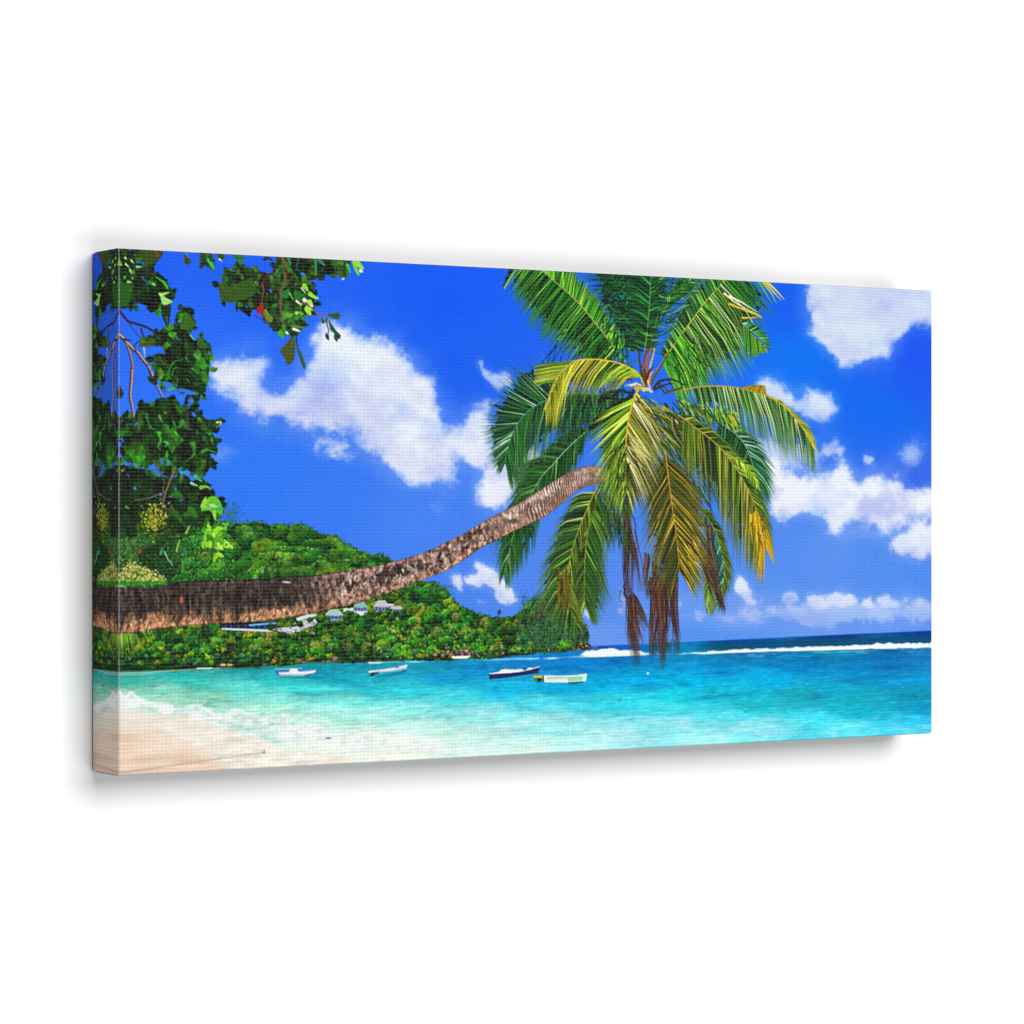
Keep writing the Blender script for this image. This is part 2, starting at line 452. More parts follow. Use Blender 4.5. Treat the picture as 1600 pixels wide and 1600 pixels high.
wash = wash + np.clip(lacy, 0, 1)[..., None] * c255((30, 40, 52)) * 2.0 - np.clip(-lacy, 0, 1)[..., None] * c255((90, 60, 56)) * smooth(260, 420, TX)[..., None] * 1.5
ground = wash + sk[..., None] * (sandc - wash)
film = np.clip((fbm(90, 6, 35, 5, .6) - .56) * 5, 0, 1) * sk * .6
ground += film[..., None] * (c255((242, 234, 216)) - ground)
damp = smooth(.3, .7, fbm(160, 20, 39, 3)) * sk * (smooth(1140, 1160, TY) * (1 - smooth(1176, 1196, TY))) * (1 - smooth(280, 350, TX))
ground += (damp * .55)[..., None] * (c255((222, 180, 154)) - ground)
img += k[..., None] * (np.clip(ground, 0, 1) - img)
idm[k > .5] = BEACH
# foam lace running out along the wash line
FOAM = part('printed_foam', BEACH, 'white foam along the edge of the wash')
fo = np.interp(TX[0], [140, 185, 205, 250, 300, 350, 420, 520, 640, 760], [1101, 1091, 1096, 1101, 1110, 1121, 1134, 1150, 1160, 1170])[None, :]
fw = np.interp(TX[0], [140, 200, 300, 400, 520, 700, 800], [10, 12, 18, 28, 30, 22, 5])[None, :]
lac = fbm(34, 13, 36, 6, .68) - .5
a = np.clip((1 - np.abs(TY - fo - 3) / fw) * 1.1 + lac * 2.6 - .12, 0, 1) * (1 - smooth(560, 800, TX) * .6)
a = smooth(.10, .9, a) * .9
foamcol = c255((250, 252, 250)) - np.clip(fbm(12, 6, 37, 4) - .45, 0, 1)[..., None] * c255((80, 64, 56))
img += a[..., None] * (foamcol - img)
idm[a > .5] = FOAM
# crest of the little shore break at the left
for q in ([(186, 1082), (190, 1090), (187, 1100)], [(196, 1093), (203, 1083), (212, 1090), (226, 1097), (250, 1102), (270, 1104)],
          [(308, 1118), (318, 1108), (326, 1113), (345, 1120)], [(300, 1120), (312, 1116)]):
    stroke(spline(P(q), 14), 6, 2, c255((246, 248, 246)), FOAM, .85)
for i in range(90):
    x = 190 + abs(rng.normal()) * 60
    dab(*art(x, np.interp(x, [190, 300, 400], [1094, 1112, 1134]) + rng.normal() * 3), rng.uniform(.8, 2.4), rng.uniform(.6, 1.4), 0, c255((250, 250, 248)), .7)
# wet line and twigs on the sand
for q in ([(146, 1196), (185, 1207.5), (222, 1203), (262, 1198), (330, 1188), (380, 1181), (412, 1177)],):
    stroke(spline(P(q), 24), 1.6, 1.2, c255((168, 132, 114)), None, .6)
dab(*art(513, 1154), 5, 1.1, 0, c255((70, 70, 64)), .9)
dab(*art(412, 1176), 1.6, 2.4, .4, c255((120, 106, 96)), .8)
stroke(P([(518, 1153), (560, 1145), (600, 1133), (700, 1108), (760, 1092)]), .8, .5, c255((110, 170, 170)), None, .45)

# ---------------------------------------------------------------- wooded headland
HILL = part('printed_hillside')
DARK = (10, 34, 10)
GREENS = [((12, 44, 12), (38, 104, 22), (96, 164, 40)), ((10, 40, 14), (30, 110, 34), (76, 170, 56)),
          ((20, 50, 10), (74, 120, 24), (150, 176, 48)), ((8, 34, 14), (22, 84, 30), (60, 136, 48)),
          ((18, 52, 16), (48, 120, 30), (118, 190, 60))]
OLIVE = [((30, 44, 14), (92, 104, 34), (170, 160, 70)), ((26, 50, 16), (80, 104, 40), (150, 150, 84))]
BLUEG = [((10, 40, 26), (30, 82, 48), (70, 128, 76)), ((14, 44, 36), (36, 88, 62), (84, 140, 104))]
hill_poly = [(140, 880), (146, 800), (185, 800), (300, 800), (345, 816), (352, 816), (372, 818), (400, 815), (424, 822), (440, 820), (452, 824), (465, 819), (480, 823), (490, 831),
             (505, 836), (522, 838), (533, 848), (548, 856), (565, 865), (580, 868), (600, 869), (612, 876), (640, 900), (668, 912), (676, 910),
             (690, 917), (701, 930), (712, 942), (726, 950), (742, 959), (757, 963), (770, 967), (786, 966), (798, 966), (812, 960), (822, 945),
             (834, 936), (842, 938), (856, 930), (868, 928), (876, 944), (886, 948), (896, 960), (906, 972), (916, 980), (921, 994), (919, 1004), (926, 1011),
             (922, 1014), (880, 1019), (830, 1022), (760, 1030), (700, 1032), (640, 1032), (580, 1034), (520, 1035), (400, 1043), (280, 1048), (185, 1049), (140, 1049)]
base_n = fbm(16, 12, 41, 5, .6)
hillcol = c255((14, 44, 14)) + base_n[..., None] * c255((40, 84, 26))
fill(hill_poly, np.clip(hillcol, 0, 1), HILL, jig=FINE)
hill_mask = (idm == HILL)


def crown(x, y, r, pal, n=None, flat=.72, pid=None, leaf=1.0, clip=True):
    """one tree crown: leaf dabs, pale where the light of the photo came from the upper left"""
    a0, b0 = art(x, y)
    n = n or int(10 + r * r * .85)
    dk, md, lt = (c255(c) * k_ for c, k_ in zip(pal, (.9, .86, .86)))
    for k in range(int(6 + r)):
        u, v = rng.normal(0, .5), rng.normal(.12, .5)
        px, py = a0 + u * r, b0 + v * r * flat
        if not clip or (0 <= int(py) < AH and 0 <= int(px) < AW and hill_mask[int(py), int(px)]):
            dab(px, py, rng.uniform(1.5, 3.4), rng.uniform(1.2, 2.6), 0, dk * rng.uniform(.6, 1.2), .75)
    for k in range(int(4 + r * .8)):
        u = rng.uniform(-1, 1)
        px, py = a0 + u * r * 1.05, b0 + math.sqrt(max(0, 1.05 - u * u)) * r * flat
        if not clip or (0 <= int(py) < AH and 0 <= int(px) < AW and hill_mask[int(py), int(px)]):
            dab(px, py, rng.uniform(1.5, 3), rng.uniform(1.2, 2.2), 0, c255((10, 24, 12)), .6)
    ang = rng.uniform(0, 6.283, n)
    rad = np.sqrt(rng.uniform(0, 1, n)) * r
    ys_ = np.sin(ang) * rad * flat
    o = np.argsort(-ys_ + rng.normal(0, r * .25, n))
    for i in o:
        px, py = a0 + math.cos(ang[i]) * rad[i], b0 + ys_[i]
        if clip and not (0 <= int(py) < AH and 0 <= int(px) < AW and hill_mask[int(py), int(px)]):
            continue
        t = .52 - ys_[i] / (r * flat) * .40 - (px - a0) / r * .16 + rng.normal(0, .14)
        c = dk + (md - dk) * min(max(t * 2, 0), 1) + (lt - md) * min(max(t * 2 - 1, 0), 1)
        dab(px, py, rng.uniform(1.0, 2.3) * leaf, rng.uniform(.7, 1.4) * leaf, rng.uniform(-.6, .6), c, .92, pid)


def palm_tuft(x, y, r, cols, pid=None):
    a0, b0 = art(x, y)
    for k in range(int(rng.integers(8, 12))):
        th = rng.uniform(0, 6.283)
        e = (a0 + math.cos(th) * r, b0 + math.sin(th) * r * .75 + r * .18)
        mid = ((a0 + e[0]) / 2, (b0 + e[1]) / 2 - r * .22)
        stroke([(a0, b0), mid, e], 1.6, .5, pick(cols), pid, .9)


def tops(y0, y1, n, rlo, rhi, pals, x0=190, x1=920):
    """rows of crowns, farther (higher) ones first"""
    xs = rng.uniform(x0, x1, n)
    ysn = rng.uniform(y0, y1, n)
    for i in np.argsort(ysn):
        a0, b0 = art(xs[i], ysn[i])
        if 0 <= int(b0) < AH and 0 <= int(a0) < AW and hill_mask[int(b0), int(a0)]:
            far = np.clip((xs[i] - 600) / 320, 0, 1)
            crown(xs[i], ysn[i], rng.uniform(rlo, rhi) * (1 - .45 * far), pals[int(rng.integers(len(pals)))])


tops(815, 905, 120, 13, 24, GREENS, 300, 660)
SK = np.array(hill_poly[2:58], float)
for i in range(900):
    k = int(rng.integers(0, len(SK) - 1))
    f = rng.uniform()
    x, y = SK[k] + (SK[k + 1] - SK[k]) * f
    if 300 < x < 915:
        dab(*art(x + rng.normal(0, 2), y - abs(rng.normal(0, 2.0 if x > 660 else 2.6)) + 1), rng.uniform(.8, 2.0), rng.uniform(.7, 1.5), rng.uniform(-.5, .5), pick([(20, 66, 24), (50, 116, 36), (80, 146, 44), (30, 84, 30), (24, 60, 34)]), .85, HILL)
# layered umbrella crowns high on the slope
for (x, y, w, h) in ((437, 857, 16, 3.5), (425, 866, 20, 4), (452, 868, 16, 4), (487, 846, 14, 3), (476, 858, 15, 3), (440, 882, 22, 6), (462, 893, 20, 6),
                     (408, 893, 20, 9), (452, 874, 14, 3), (395, 838, 18, 8), (380, 828, 14, 7), (466, 828, 14, 7), (516, 846, 14, 7), (540, 862, 15, 7), (560, 874, 14, 7),
                     (512, 872, 16, 8), (530, 880, 18, 8), (500, 884, 16, 8)):
    for k in range(int(w * h * .55)):
        th, q = rng.uniform(0, 6.283), math.sqrt(rng.uniform())
        u, v = math.cos(th) * q, math.sin(th) * q
        c = c255((30, 84, 26)) + (c255((120, 168, 60)) - c255((30, 84, 26))) * np.clip(.5 - v * .45 + rng.normal(0, .2), 0, 1)
        a0, b0 = art(x + u * w, y + v * h)
        dab(a0, b0, rng.uniform(1.2, 2.6), rng.uniform(.7, 1.3), 0, c, .9)
for (x, y) in ((411, 897), (413, 892), (470, 899), (436, 876), (520, 862)):
    stroke(P([(x, y), (x + rng.uniform(-3, 3), y - 9)]), 1.1, .6, c255((150, 150, 138)), None, .8)
tops(915, 960, 150, 9, 16, GREENS, 560, 920)
tops(955, 1008, 190, 9, 17, GREENS * 3 + OLIVE, 190, 920)
tops(985, 1028, 220, 8, 15, GREENS * 4 + OLIVE, 190, 905)
tops(1014, 1040, 160, 4, 7, GREENS + BLUEG, 190, 840)
# pinkish dry brush between the trees
for i in range(200):
    x, y = rng.uniform(190, 760), rng.uniform(975, 1030)
    a0, b0 = art(x, y)
    if hill_mask[int(b0), int(a0)]:
        dab(a0, b0, rng.uniform(.8, 2.2), rng.uniform(.6, 1.3), rng.uniform(0, 3), pick([(176, 164, 60), (196, 178, 90), (150, 170, 60), (120, 96, 50), (210, 190, 70)]), .8)
# deep gaps between crowns
lum = (fbm(46, 36, 45, 5, .62) - .5)
img *= (1 + hill_mask * lum * 1.3 + hill_mask * .10)[..., None]
gap = np.clip((fbm(11, 16, 43, 4, .6) - .56) * 7, 0, 1) * hill_mask * smooth(850, 880, TY)
img += (gap * .55)[..., None] * (c255((10, 24, 12)) - img)
# casuarinas on the point, bluish and feathery
for (x, yb, yt, w) in ((826, 1012, 944, 9), (842, 1014, 934, 9), (852, 1012, 940, 10), (836, 1010, 950, 8), (868, 1014, 940, 9), (812, 1016, 956, 8), (880, 1012, 952, 8), (896, 1010, 965, 8),
                       (910, 1004, 980, 6), (862, 1016, 960, 10), (888, 1014, 972, 8)):
    for k in range(int((yb - yt) * w * .34)):
        f = rng.uniform() ** .8
        xx = x + rng.normal(0, .42) * w * (.35 + .65 * f)
        yy = yt + (yb - yt) * f
        a0, b0 = art(xx, yy)
        c = c255((20, 60, 38)) + (c255((96, 150, 96)) - c255((20, 60, 38))) * np.clip(.35 + rng.normal(0, .28), 0, 1)
        dab(a0, b0, rng.uniform(.6, 1.3), rng.uniform(1.2, 2.8), rng.uniform(-.4, .4), c, .8, HILL)
for i in range(330):                     # airy tops against the sky
    x, y = rng.choice([820, 838, 846, 860, 866, 870]) + rng.normal(0, 4), 936 + rng.normal(0, 7)
    dab(*art(x, y), rng.uniform(.7, 1.6), rng.uniform(.7, 1.5), 0, pick([(44, 92, 100), (34, 78, 80), (60, 104, 110)]), .6, HILL)
for i in range(70):
    x, y = 908 + rng.normal(0, 5), 984 + rng.normal(0, 8)
    dab(*art(x, y), rng.uniform(.8, 1.6), rng.uniform(.8, 1.6), 0, pick([(34, 74, 58), (48, 92, 80)]), .7, HILL)
# feathery flat-topped trees on the ridge
for i in range(150):
    x, y = 684 + rng.normal(0, 8), 921 + rng.normal(0, 4)
    dab(*art(x, y), rng.uniform(1, 2.2), rng.uniform(.6, 1.1), 0, pick([(34, 90, 40), (70, 130, 60), (24, 70, 34)]), .8, HILL)
stroke(P([(780, 966), (780, 957)]), 1, .8, c255((36, 52, 48)), HILL)
for i in range(22):
    dab(*art(780 + rng.normal(0, 1.5), 956.5 + rng.normal(0, 1.8)), 1.2, 1, 0, c255((30, 66, 54)), .8, HILL)
for i in range(150):                     # hazy tree behind the hanging leaves
    x, y = 360 + rng.normal(0, 8), 802 + rng.normal(0, 9)
    dab(*art(x, y), rng.uniform(.8, 1.8), rng.uniform(1, 2.6), rng.uniform(-.5, .5), pick([(40, 96, 150), (50, 110, 130), (46, 104, 120), (90, 120, 110)]), .5, HILL)
# dark rock face high on the point
for i in range(60):
    x, y = 843 + rng.normal(0, 4.5), 958 + rng.normal(0, 8)
    dab(*art(x, y), rng.uniform(1, 2), rng.uniform(1, 2.2), 0, pick([(84, 60, 62), (60, 42, 44), (110, 84, 82), (40, 34, 34)]), .85)
# bright grass at the waterline
for (x, y, w, h, c0) in ((883, 1008, 13, 8, (110, 200, 40)), (890, 1014, 10, 4, (90, 190, 40)), (752, 1012, 10, 6, (90, 180, 40)), (806, 1016, 9, 5, (110, 190, 40)), (826, 1018, 7, 3, (110, 190, 50)),
                         (632, 1022, 8, 5, (120, 190, 40)), (658, 1024, 8, 4, (140, 200, 40)), (676, 1012, 8, 6, (100, 180, 40)), (684, 1018, 6, 4, (130, 190, 40)), (640, 1028, 6, 3, (140, 200, 60)),
                         (620, 1020, 8, 5, (80, 170, 40))):
    for k in range(int(w * h * 1.1)):
        u, v = rng.normal(0, .45), rng.normal(0, .45)
        a0, b0 = art(x + u * w, min(y + v * h, 1030))
        dab(a0, b0, rng.uniform(.8, 1.8), rng.uniform(.8, 1.6), 0, c255(c0) * rng.uniform(.55, 1.12), .85)
for i in range(26):
    palm_tuft(rng.uniform(620, 830), rng.uniform(975, 1016), rng.uniform(4.5, 7), [(120, 170, 70), (170, 180, 90), (60, 110, 40), (40, 84, 34)])
for (x, y, r) in ((508, 1002, 10), (600, 992, 9), (618, 968, 8), (614, 985, 9), (590, 1010, 9), (520, 1005, 8), (540, 990, 7), (634, 948, 7), (724, 1010, 7), (768, 1012, 7), (785, 1010, 7)):
    palm_tuft(x, y, r, [(130, 180, 70), (190, 196, 110), (70, 120, 40), (40, 90, 34)])
# ochre shrubs
for (x, y, w, h, c0) in ((386, 990, 9, 5, (216, 176, 36)), (400, 994, 6, 4, (170, 170, 40)), (466, 976, 6, 4, (212, 176, 40)), (438, 976, 8, 5, (150, 170, 40)), (450, 974, 8, 5, (110, 160, 40)), (478, 984, 5, 4, (220, 190, 50)),
                         (428, 1034, 6, 5, (214, 160, 52)), (482, 1030, 9, 4, (190, 180, 50)), (655, 970, 5, 5, (220, 186, 60)), (652, 962, 3, 4, (230, 180, 70)), (575, 965, 6, 5, (216, 176, 80)), (582, 952, 5, 3, (190, 160, 60)),
                         (350, 1014, 5, 4, (200, 190, 40)), (415, 1002, 10, 8, (150, 150, 50)), (360, 1000, 10, 7, (150, 160, 40)), (345, 990, 8, 6, (170, 180, 50))):
    for k in range(int(w * h * .75)):
        dab(*art(x + rng.normal(0, .45) * w, y + rng.normal(0, .45) * h), rng.uniform(.8, 1.8), rng.uniform(.7, 1.4), 0, c255(c0) * rng.uniform(.5, 1.12), .85)
# shadowed bank and pink granite along the water
bank = smooth(-9, -1, TY - SEALINE) * (TY < SEALINE + .5) * hill_mask * np.clip((fbm(12, 6, 44, 4) - .38) * 4, 0, 1)
img += (bank * .7)[..., None] * (c255((24, 30, 18)) - img)


def rock(x, y, w, h, c0, pid):
    a0, b0 = art(x, y)
    th = np.sort(rng.uniform(0, 6.283, 10))
    w, h = w * .86, h * .92
    q = np.stack([a0 + np.cos(th) * w * rng.uniform(.8, 1.15, 10), b0 + np.sin(th) * h * rng.uniform(.8, 1.15, 10)], 1)
    fill(q, tuple(int(v * .55) for v in c0), pid, traced=False)
    q2 = q * [1, 1]
    q2[:, 0] = a0 - w * .08 + (q[:, 0] - a0) * .85
    q2[:, 1] = b0 - h * .18 + (q[:, 1] - b0) * .72
    fill(q2, c0, pid, traced=False)
    for k in range(int(w)):
        dab(a0 + rng.normal(0, .4) * w, b0 + rng.normal(0, .35) * h, rng.uniform(.5, 1.3), rng.uniform(.4, .9), 0, c255(c0) * rng.choice([.5, .7, 1.15, 1.25]), .7, pid)


ROCKS = [part('printed_boulders', HILL, t) for t in ('few pink boulders at the near shore below the villas', 'pile of pink granite boulders mid-shore behind the speedboat', 'dark pink boulders at the tip of the headland')]
for (x, y, w, h) in ((467, 1033, 7, 4), (523, 1030, 7.5, 5.5), (474, 1036, 5, 2), (456, 1037, 4, 2), (414, 1039, 6, 2.5), (513, 1034, 4, 2), (505, 1034, 3, 2),
                     (667, 1025, 5, 4), (680, 1024, 5, 4), (692, 1025, 5, 5), (700, 1019, 5, 4), (706, 1024, 7, 5), (714, 1020, 5, 5), (721, 1018, 5, 5), (729, 1018, 5, 5), (733, 1023, 4, 4), (722, 1024, 6, 4),
                     (697, 1013, 3.5, 3), (727, 1013, 4, 3), (738, 1020, 3, 4), (748, 1026, 5, 2), (757, 1022, 3, 2), (765, 1020, 4, 3), (775, 1021, 3, 2), (786, 1021, 4, 2),
                     (858, 1016, 4, 2), (869, 1016, 3, 2), (897, 1014, 4, 3), (904, 1012, 4, 3), (911, 1012, 4, 3), (917, 1010, 5, 3), (915, 1005, 4, 4), (908, 1007, 4, 3), (921, 1012, 5, 2), (905, 1015, 6, 1.6), (930, 1012.5, 6, 1.2)):
    rock(x, y, w, h, tuple(int(v) for v in np.array((186, 138, 124)) * rng.uniform(.62, 1.05)), ROCKS[0 if x < 560 else 1 if x < 850 else 2])
# pale strip of far beach at the left
stroke(P([(146, 1048), (186, 1052), (230, 1051), (300, 1046.5), (360, 1043.5)]), 2.4, .8, c255((196, 206, 180)), None, .8)
stroke(P([(146, 1044), (186, 1050), (230, 1049), (290, 1045)]), 2.6, .6, c255((40, 40, 28)), None, .7)
stroke(P([(150, 1047), (186, 1055), (215, 1055), (240, 1052)]), 2.4, .6, c255((214, 214, 190)), None, .7)

# ---------------------------------------------------------------- houses in the trees
def quad(pts, col, pid):
    fill(pts, col, pid)


H1 = part('printed_house', HILL, 'long low house with a blue verandah just under the trunk')
quad([(343, 976), (370, 973.5), (431, 971), (431, 985), (396, 987), (346, 985)], (34, 44, 70), H1)
quad([(343, 974), (392, 972), (392, 976), (344, 979)], (28, 34, 52), H1)
quad([(388, 976), (430, 972.5), (431, 975), (389, 979)], (98, 176, 204), H1)
quad([(346, 981.5), (396, 983), (424, 984), (424, 987.5), (396, 987), (346, 984.5)], (196, 204, 214), H1)
quad([(391, 979), (418, 978), (418, 983), (391, 983)], (26, 52, 96), H1)
for x in (352, 361, 372, 383, 396, 405, 414):
    stroke(P([(x, 977), (x, 983)]), .9, .9, c255((120, 140, 170)), H1)
dab(*art(422, 980), 5, 6, 0, c255((24, 66, 34)), 1)
H2 = part('printed_house', HILL, 'white terraces and pergola right of the blue verandah')
quad([(424, 984), (440, 981), (456, 980), (474, 977), (490, 973), (494, 976), (476, 982), (464, 988), (452, 990), (436, 987)], (196, 194, 196), H2)
quad([(446, 983), (462, 984), (458, 992), (448, 990)], (196, 196, 224), H2)
for i in range(70):
    dab(*art(rng.uniform(428, 492), rng.uniform(972, 990)), 1.7, .9, .3, pick([(120, 110, 110), (60, 100, 50), (240, 240, 240), (150, 140, 150), (40, 80, 36), (100, 96, 90)]), .85)
quad([(462, 966), (478, 961), (494, 958), (496, 962), (480, 967), (464, 971)], (206, 206, 206), H2)
quad([(470, 970), (492, 967), (496, 974), (474, 977)], (190, 196, 190), H2)
for i in range(24):
    dab(*art(rng.uniform(463, 496), rng.uniform(958, 979)), 1.8, 1, .3, pick([(70, 100, 60), (110, 110, 100), (236, 236, 236), (90, 130, 80)]), .8)


def villa(name_label, x, y, w, h, roof, wall):
    pid = part('printed_house', HILL, name_label)
    quad([(x - w * .44, y), (x + w * .44, y), (x + w * .44, y + h * .5), (x - w * .44, y + h * .5)], (72, 92, 140), pid)
    quad([(x - w * .5, y), (x - w * .26, y - h * .42), (x + w * .2, y - h * .46), (x + w * .5, y), (x + w * .1, y + h * .07)], roof, pid)
    quad([(x - w * .42, y + h * .3), (x + w * .44, y + h * .3), (x + w * .44, y + h * .42), (x - w * .42, y + h * .42)], wall, pid)
    for k in range(5):
        xx = x - w * .4 + k * w * .2
        stroke(P([(xx, y + h * .02), (xx, y + h * .5)]), 1.1, 1.1, c255(wall), pid)
    return pid


villa('villa with a pale green roof, lowest of the villas', 522, 961.5, 30, 21, (172, 192, 182), (136, 162, 186))
villa('villa with a mint green roof higher on the slope', 563, 949, 24, 19, (134, 184, 174), (184, 192, 204))
VB = villa('villa with a pointed grey roof', 596, 948, 26, 22, (184, 182, 188), (166, 180, 208))
quad([(586, 946), (593, 938), (600, 943), (618, 944), (612, 948)], (196, 190, 196), VB)
villa('small villa roof at the right end of the row', 619, 952, 25, 12, (186, 182, 180), (150, 158, 182))
quad([(536, 951), (552, 950), (552, 955), (536, 956)], (206, 210, 206), HILL)
quad([(555, 956), (571, 957), (570, 961), (562, 962)], (220, 222, 226), HILL)
for (x, y, r) in ((508, 968, 5), (540, 972, 6), (526, 974, 6), (556, 962, 4), (572, 962, 5), (585, 960, 4), (602, 961, 5), (618, 958, 5), (630, 954, 4), (512, 976, 7), (534, 978, 7), (552, 968, 6), (575, 968, 7), (592, 968, 7), (610, 966, 6), (628, 962, 6), (440, 992, 6), (458, 994, 6), (474, 990, 6), (400, 992, 6), (372, 992, 6), (350, 992, 5), (484, 968, 4), (468, 975, 4), (545, 958, 4), (605, 955, 4), (500, 980, 6), (580, 956, 5), (540, 964, 5), (594, 957, 4), (606, 956, 4), (502, 966, 6), (548, 944, 5), (510, 974, 5), (530, 972, 5), (600, 962, 5)):
    crown(x, y, r, GREENS[int(rng.integers(5))], clip=False)

# ---------------------------------------------------------------- boats
def shape(zpts, win, col, pid):
    fill(Z(zpts, *win), col, pid)


BW = (740, 1010, 7.2727)
B1 = part('printed_boat', None, 'navy blue rowing boat with a white sheet over it')
fill(Z([(170, 330), (190, 390), (420, 372), (640, 345), (770, 300), (760, 330), (560, 385), (300, 405), (180, 400)], *BW), (20, 130, 160), SEA, alpha=.55)
shape([(172, 315), (182, 372), (300, 362), (450, 345), (600, 322), (735, 303), (755, 232), (640, 268), (520, 290), (380, 305)], BW, (34, 48, 104), B1)
shape([(176, 318), (182, 372), (215, 369), (205, 315)], BW, (24, 34, 84), B1)
shape([(172, 314), (260, 296), (400, 296), (520, 284), (640, 260), (755, 226), (757, 238), (640, 272), (520, 296), (400, 308), (178, 322)], BW, (214, 214, 232), B1)
shape([(278, 298), (310, 272), (345, 262), (400, 266), (470, 268), (520, 262), (562, 262), (560, 284), (420, 304), (300, 304)], BW, (232, 234, 240), B1)
shape([(562, 276), (580, 252), (610, 254), (590, 274)], BW, (20, 84, 140), B1)
shape([(600, 262), (625, 246), (660, 244), (665, 256), (610, 270)], BW, (226, 224, 236), B1)
stroke(P(Z([(205, 296), (240, 288)], *BW)), 1, 1, c255((60, 60, 80)), B1)
stroke(P(Z([(182, 374), (300, 364), (450, 347), (600, 324), (735, 305)], *BW)), .9, .7, c255((16, 24, 52)), B1)
B2 = part('printed_boat', None, 'white rowing boat with a yellow outboard at its stern')
fill(Z([(690, 400), (900, 415), (1060, 424), (1130, 432), (1240, 418), (1280, 400), (1280, 380), (690, 380)], *BW), (10, 84, 110), SEA, alpha=.9)
shape([(795, 336), (800, 412), (1060, 418), (1180, 412), (1275, 402), (1290, 314), (1180, 332), (1000, 342)], BW, (214, 234, 228), B2)
shape([(1060, 350), (1240, 340), (1240, 396), (1080, 408)], BW, (140, 216, 196), B2)
shape([(830, 356), (960, 352), (1100, 352), (1090, 362), (960, 366), (840, 372)], BW, (170, 190, 184), B2)
shape([(1255, 330), (1288, 316), (1275, 402), (1245, 404)], BW, (232, 238, 232), B2)
shape([(795, 334), (1000, 336), (1150, 330), (1290, 312), (1290, 322), (1160, 342), (1000, 348), (797, 346)], BW, (244, 246, 236), B2)
shape([(1125, 330), (1160, 318), (1190, 322), (1180, 332)], BW, (176, 140, 84), B2)
shape([(672, 338), (795, 336), (800, 362), (680, 362)], BW, (196, 194, 40), B2)
shape([(680, 360), (795, 362), (800, 408), (690, 404)], BW, (70, 130, 96), B2)
shape([(720, 366), (770, 366), (765, 410), (725, 408)], BW, (28, 60, 56), B2)
shape([(780, 334), (797, 334), (802, 412), (792, 412)], BW, (60, 90, 80), B2)
shape([(1050, 416), (1100, 412), (1190, 408), (1250, 406), (1140, 428)], BW, (30, 60, 50), B2)
stroke(spline(P(Z([(1290, 316), (1340, 350), (1400, 382), (1450, 388), (1530, 376), (1600, 358)], *BW)), 14), .8, .5, c255((20, 110, 150)), None, .7)
stroke(P(Z([(560, 392), (620, 380), (650, 368)], *BW)), .9, .6, c255((20, 100, 130)), None, .7)
stroke(P(Z([(755, 232), (775, 250), (790, 268)], *BW)), .6, .4, c255((120, 190, 210)), None, .7)
CW = (420, 1000, 6.4)
B3 = part('printed_boat', None, 'white and pale blue motorboat nearest the beach')
fill(Z([(90, 350), (250, 372), (400, 368), (520, 372), (600, 390), (480, 400), (120, 372)], *CW), (14, 120, 140), SEA, alpha=.5)
shape([(55, 292), (335, 286), (345, 316), (60, 322)], CW, (70, 132, 190), B3)
shape([(52, 290), (330, 284), (332, 292), (54, 300)], CW, (150, 200, 224), B3)
shape([(90, 322), (470, 302), (440, 328), (110, 336)], CW, (96, 150, 206), B3)
shape([(96, 330), (250, 322), (380, 318), (470, 304), (465, 322), (430, 346), (360, 360), (120, 360), (100, 352)], CW, (206, 222, 240), B3)
shape([(98, 344), (300, 350), (440, 338), (360, 362), (110, 360)], CW, (160, 190, 226), B3)
shape([(340, 362), (440, 336), (420, 352), (370, 366)], CW, (40, 80, 130), B3)
shape([(58, 312), (92, 310), (98, 352), (74, 352)], CW, (60, 120, 200), B3)
shape([(196, 322), (205, 300), (240, 290), (280, 294), (296, 322), (250, 334)], CW, (238, 238, 232), B3)
shape([(110, 334), (300, 330), (460, 308), (452, 318), (300, 342), (112, 342)], CW, (236, 240, 246), B3)
stroke(P(Z([(470, 302), (550, 312)], *CW)), .6, .4, c255((160, 200, 190)), None, .7)
B4 = part('printed_boat', None, 'slim white boat with a dark outboard, bow raised to the right')
fill(Z([(1010, 350), (1100, 360), (1250, 330), (1370, 312), (1340, 350), (1100, 380)], *CW), (16, 110, 150), SEA, alpha=.5)
shape([(992, 318), (1000, 332), (1100, 326), (1240, 316), (1370, 306), (1386, 252), (1300, 272), (1160, 296)], CW, (196, 216, 236), B4)
shape([(1240, 308), (1372, 282), (1370, 306), (1250, 318)], CW, (120, 180, 206), B4)
shape([(1320, 312), (1372, 300), (1366, 312), (1330, 318)], CW, (50, 70, 84), B4)
shape([(1030, 314), (1120, 300), (1260, 278), (1250, 290), (1120, 312), (1040, 322)], CW, (70, 70, 76), B4)
shape([(992, 314), (1160, 294), (1300, 270), (1386, 248), (1386, 258), (1300, 282), (1160, 306), (996, 326)], CW, (238, 240, 248), B4)
shape([(1260, 276), (1290, 268), (1300, 274), (1270, 284)], CW, (84, 60, 60), B4)
shape([(1006, 352), (1020, 332), (1060, 328), (1100, 326), (1095, 342), (1055, 350), (1040, 366), (1012, 364)], CW, (50, 54, 76), B4)
B5 = part('printed_boat', None, 'tiny dark boat with an orange load close under the far shore')
fill([(336, 1040), (366, 1038), (365, 1043), (337, 1043)], (60, 60, 76), B5)
fill([(344, 1038), (352, 1038), (352, 1041), (344, 1041)], (214, 180, 160), B5)
fill([(354, 1037.5), (363, 1038), (362, 1041), (355, 1041)], (224, 170, 40), B5)
fill([(306, 1044), (332, 1043), (331, 1046), (307, 1046)], (214, 236, 230), SEA, alpha=.85)
B6 = part('printed_boat', None, 'white speedboat passing the pink boulders')
fill([(704, 1026), (736, 1025), (730, 1029.5), (708, 1030)], (240, 242, 240), B6)
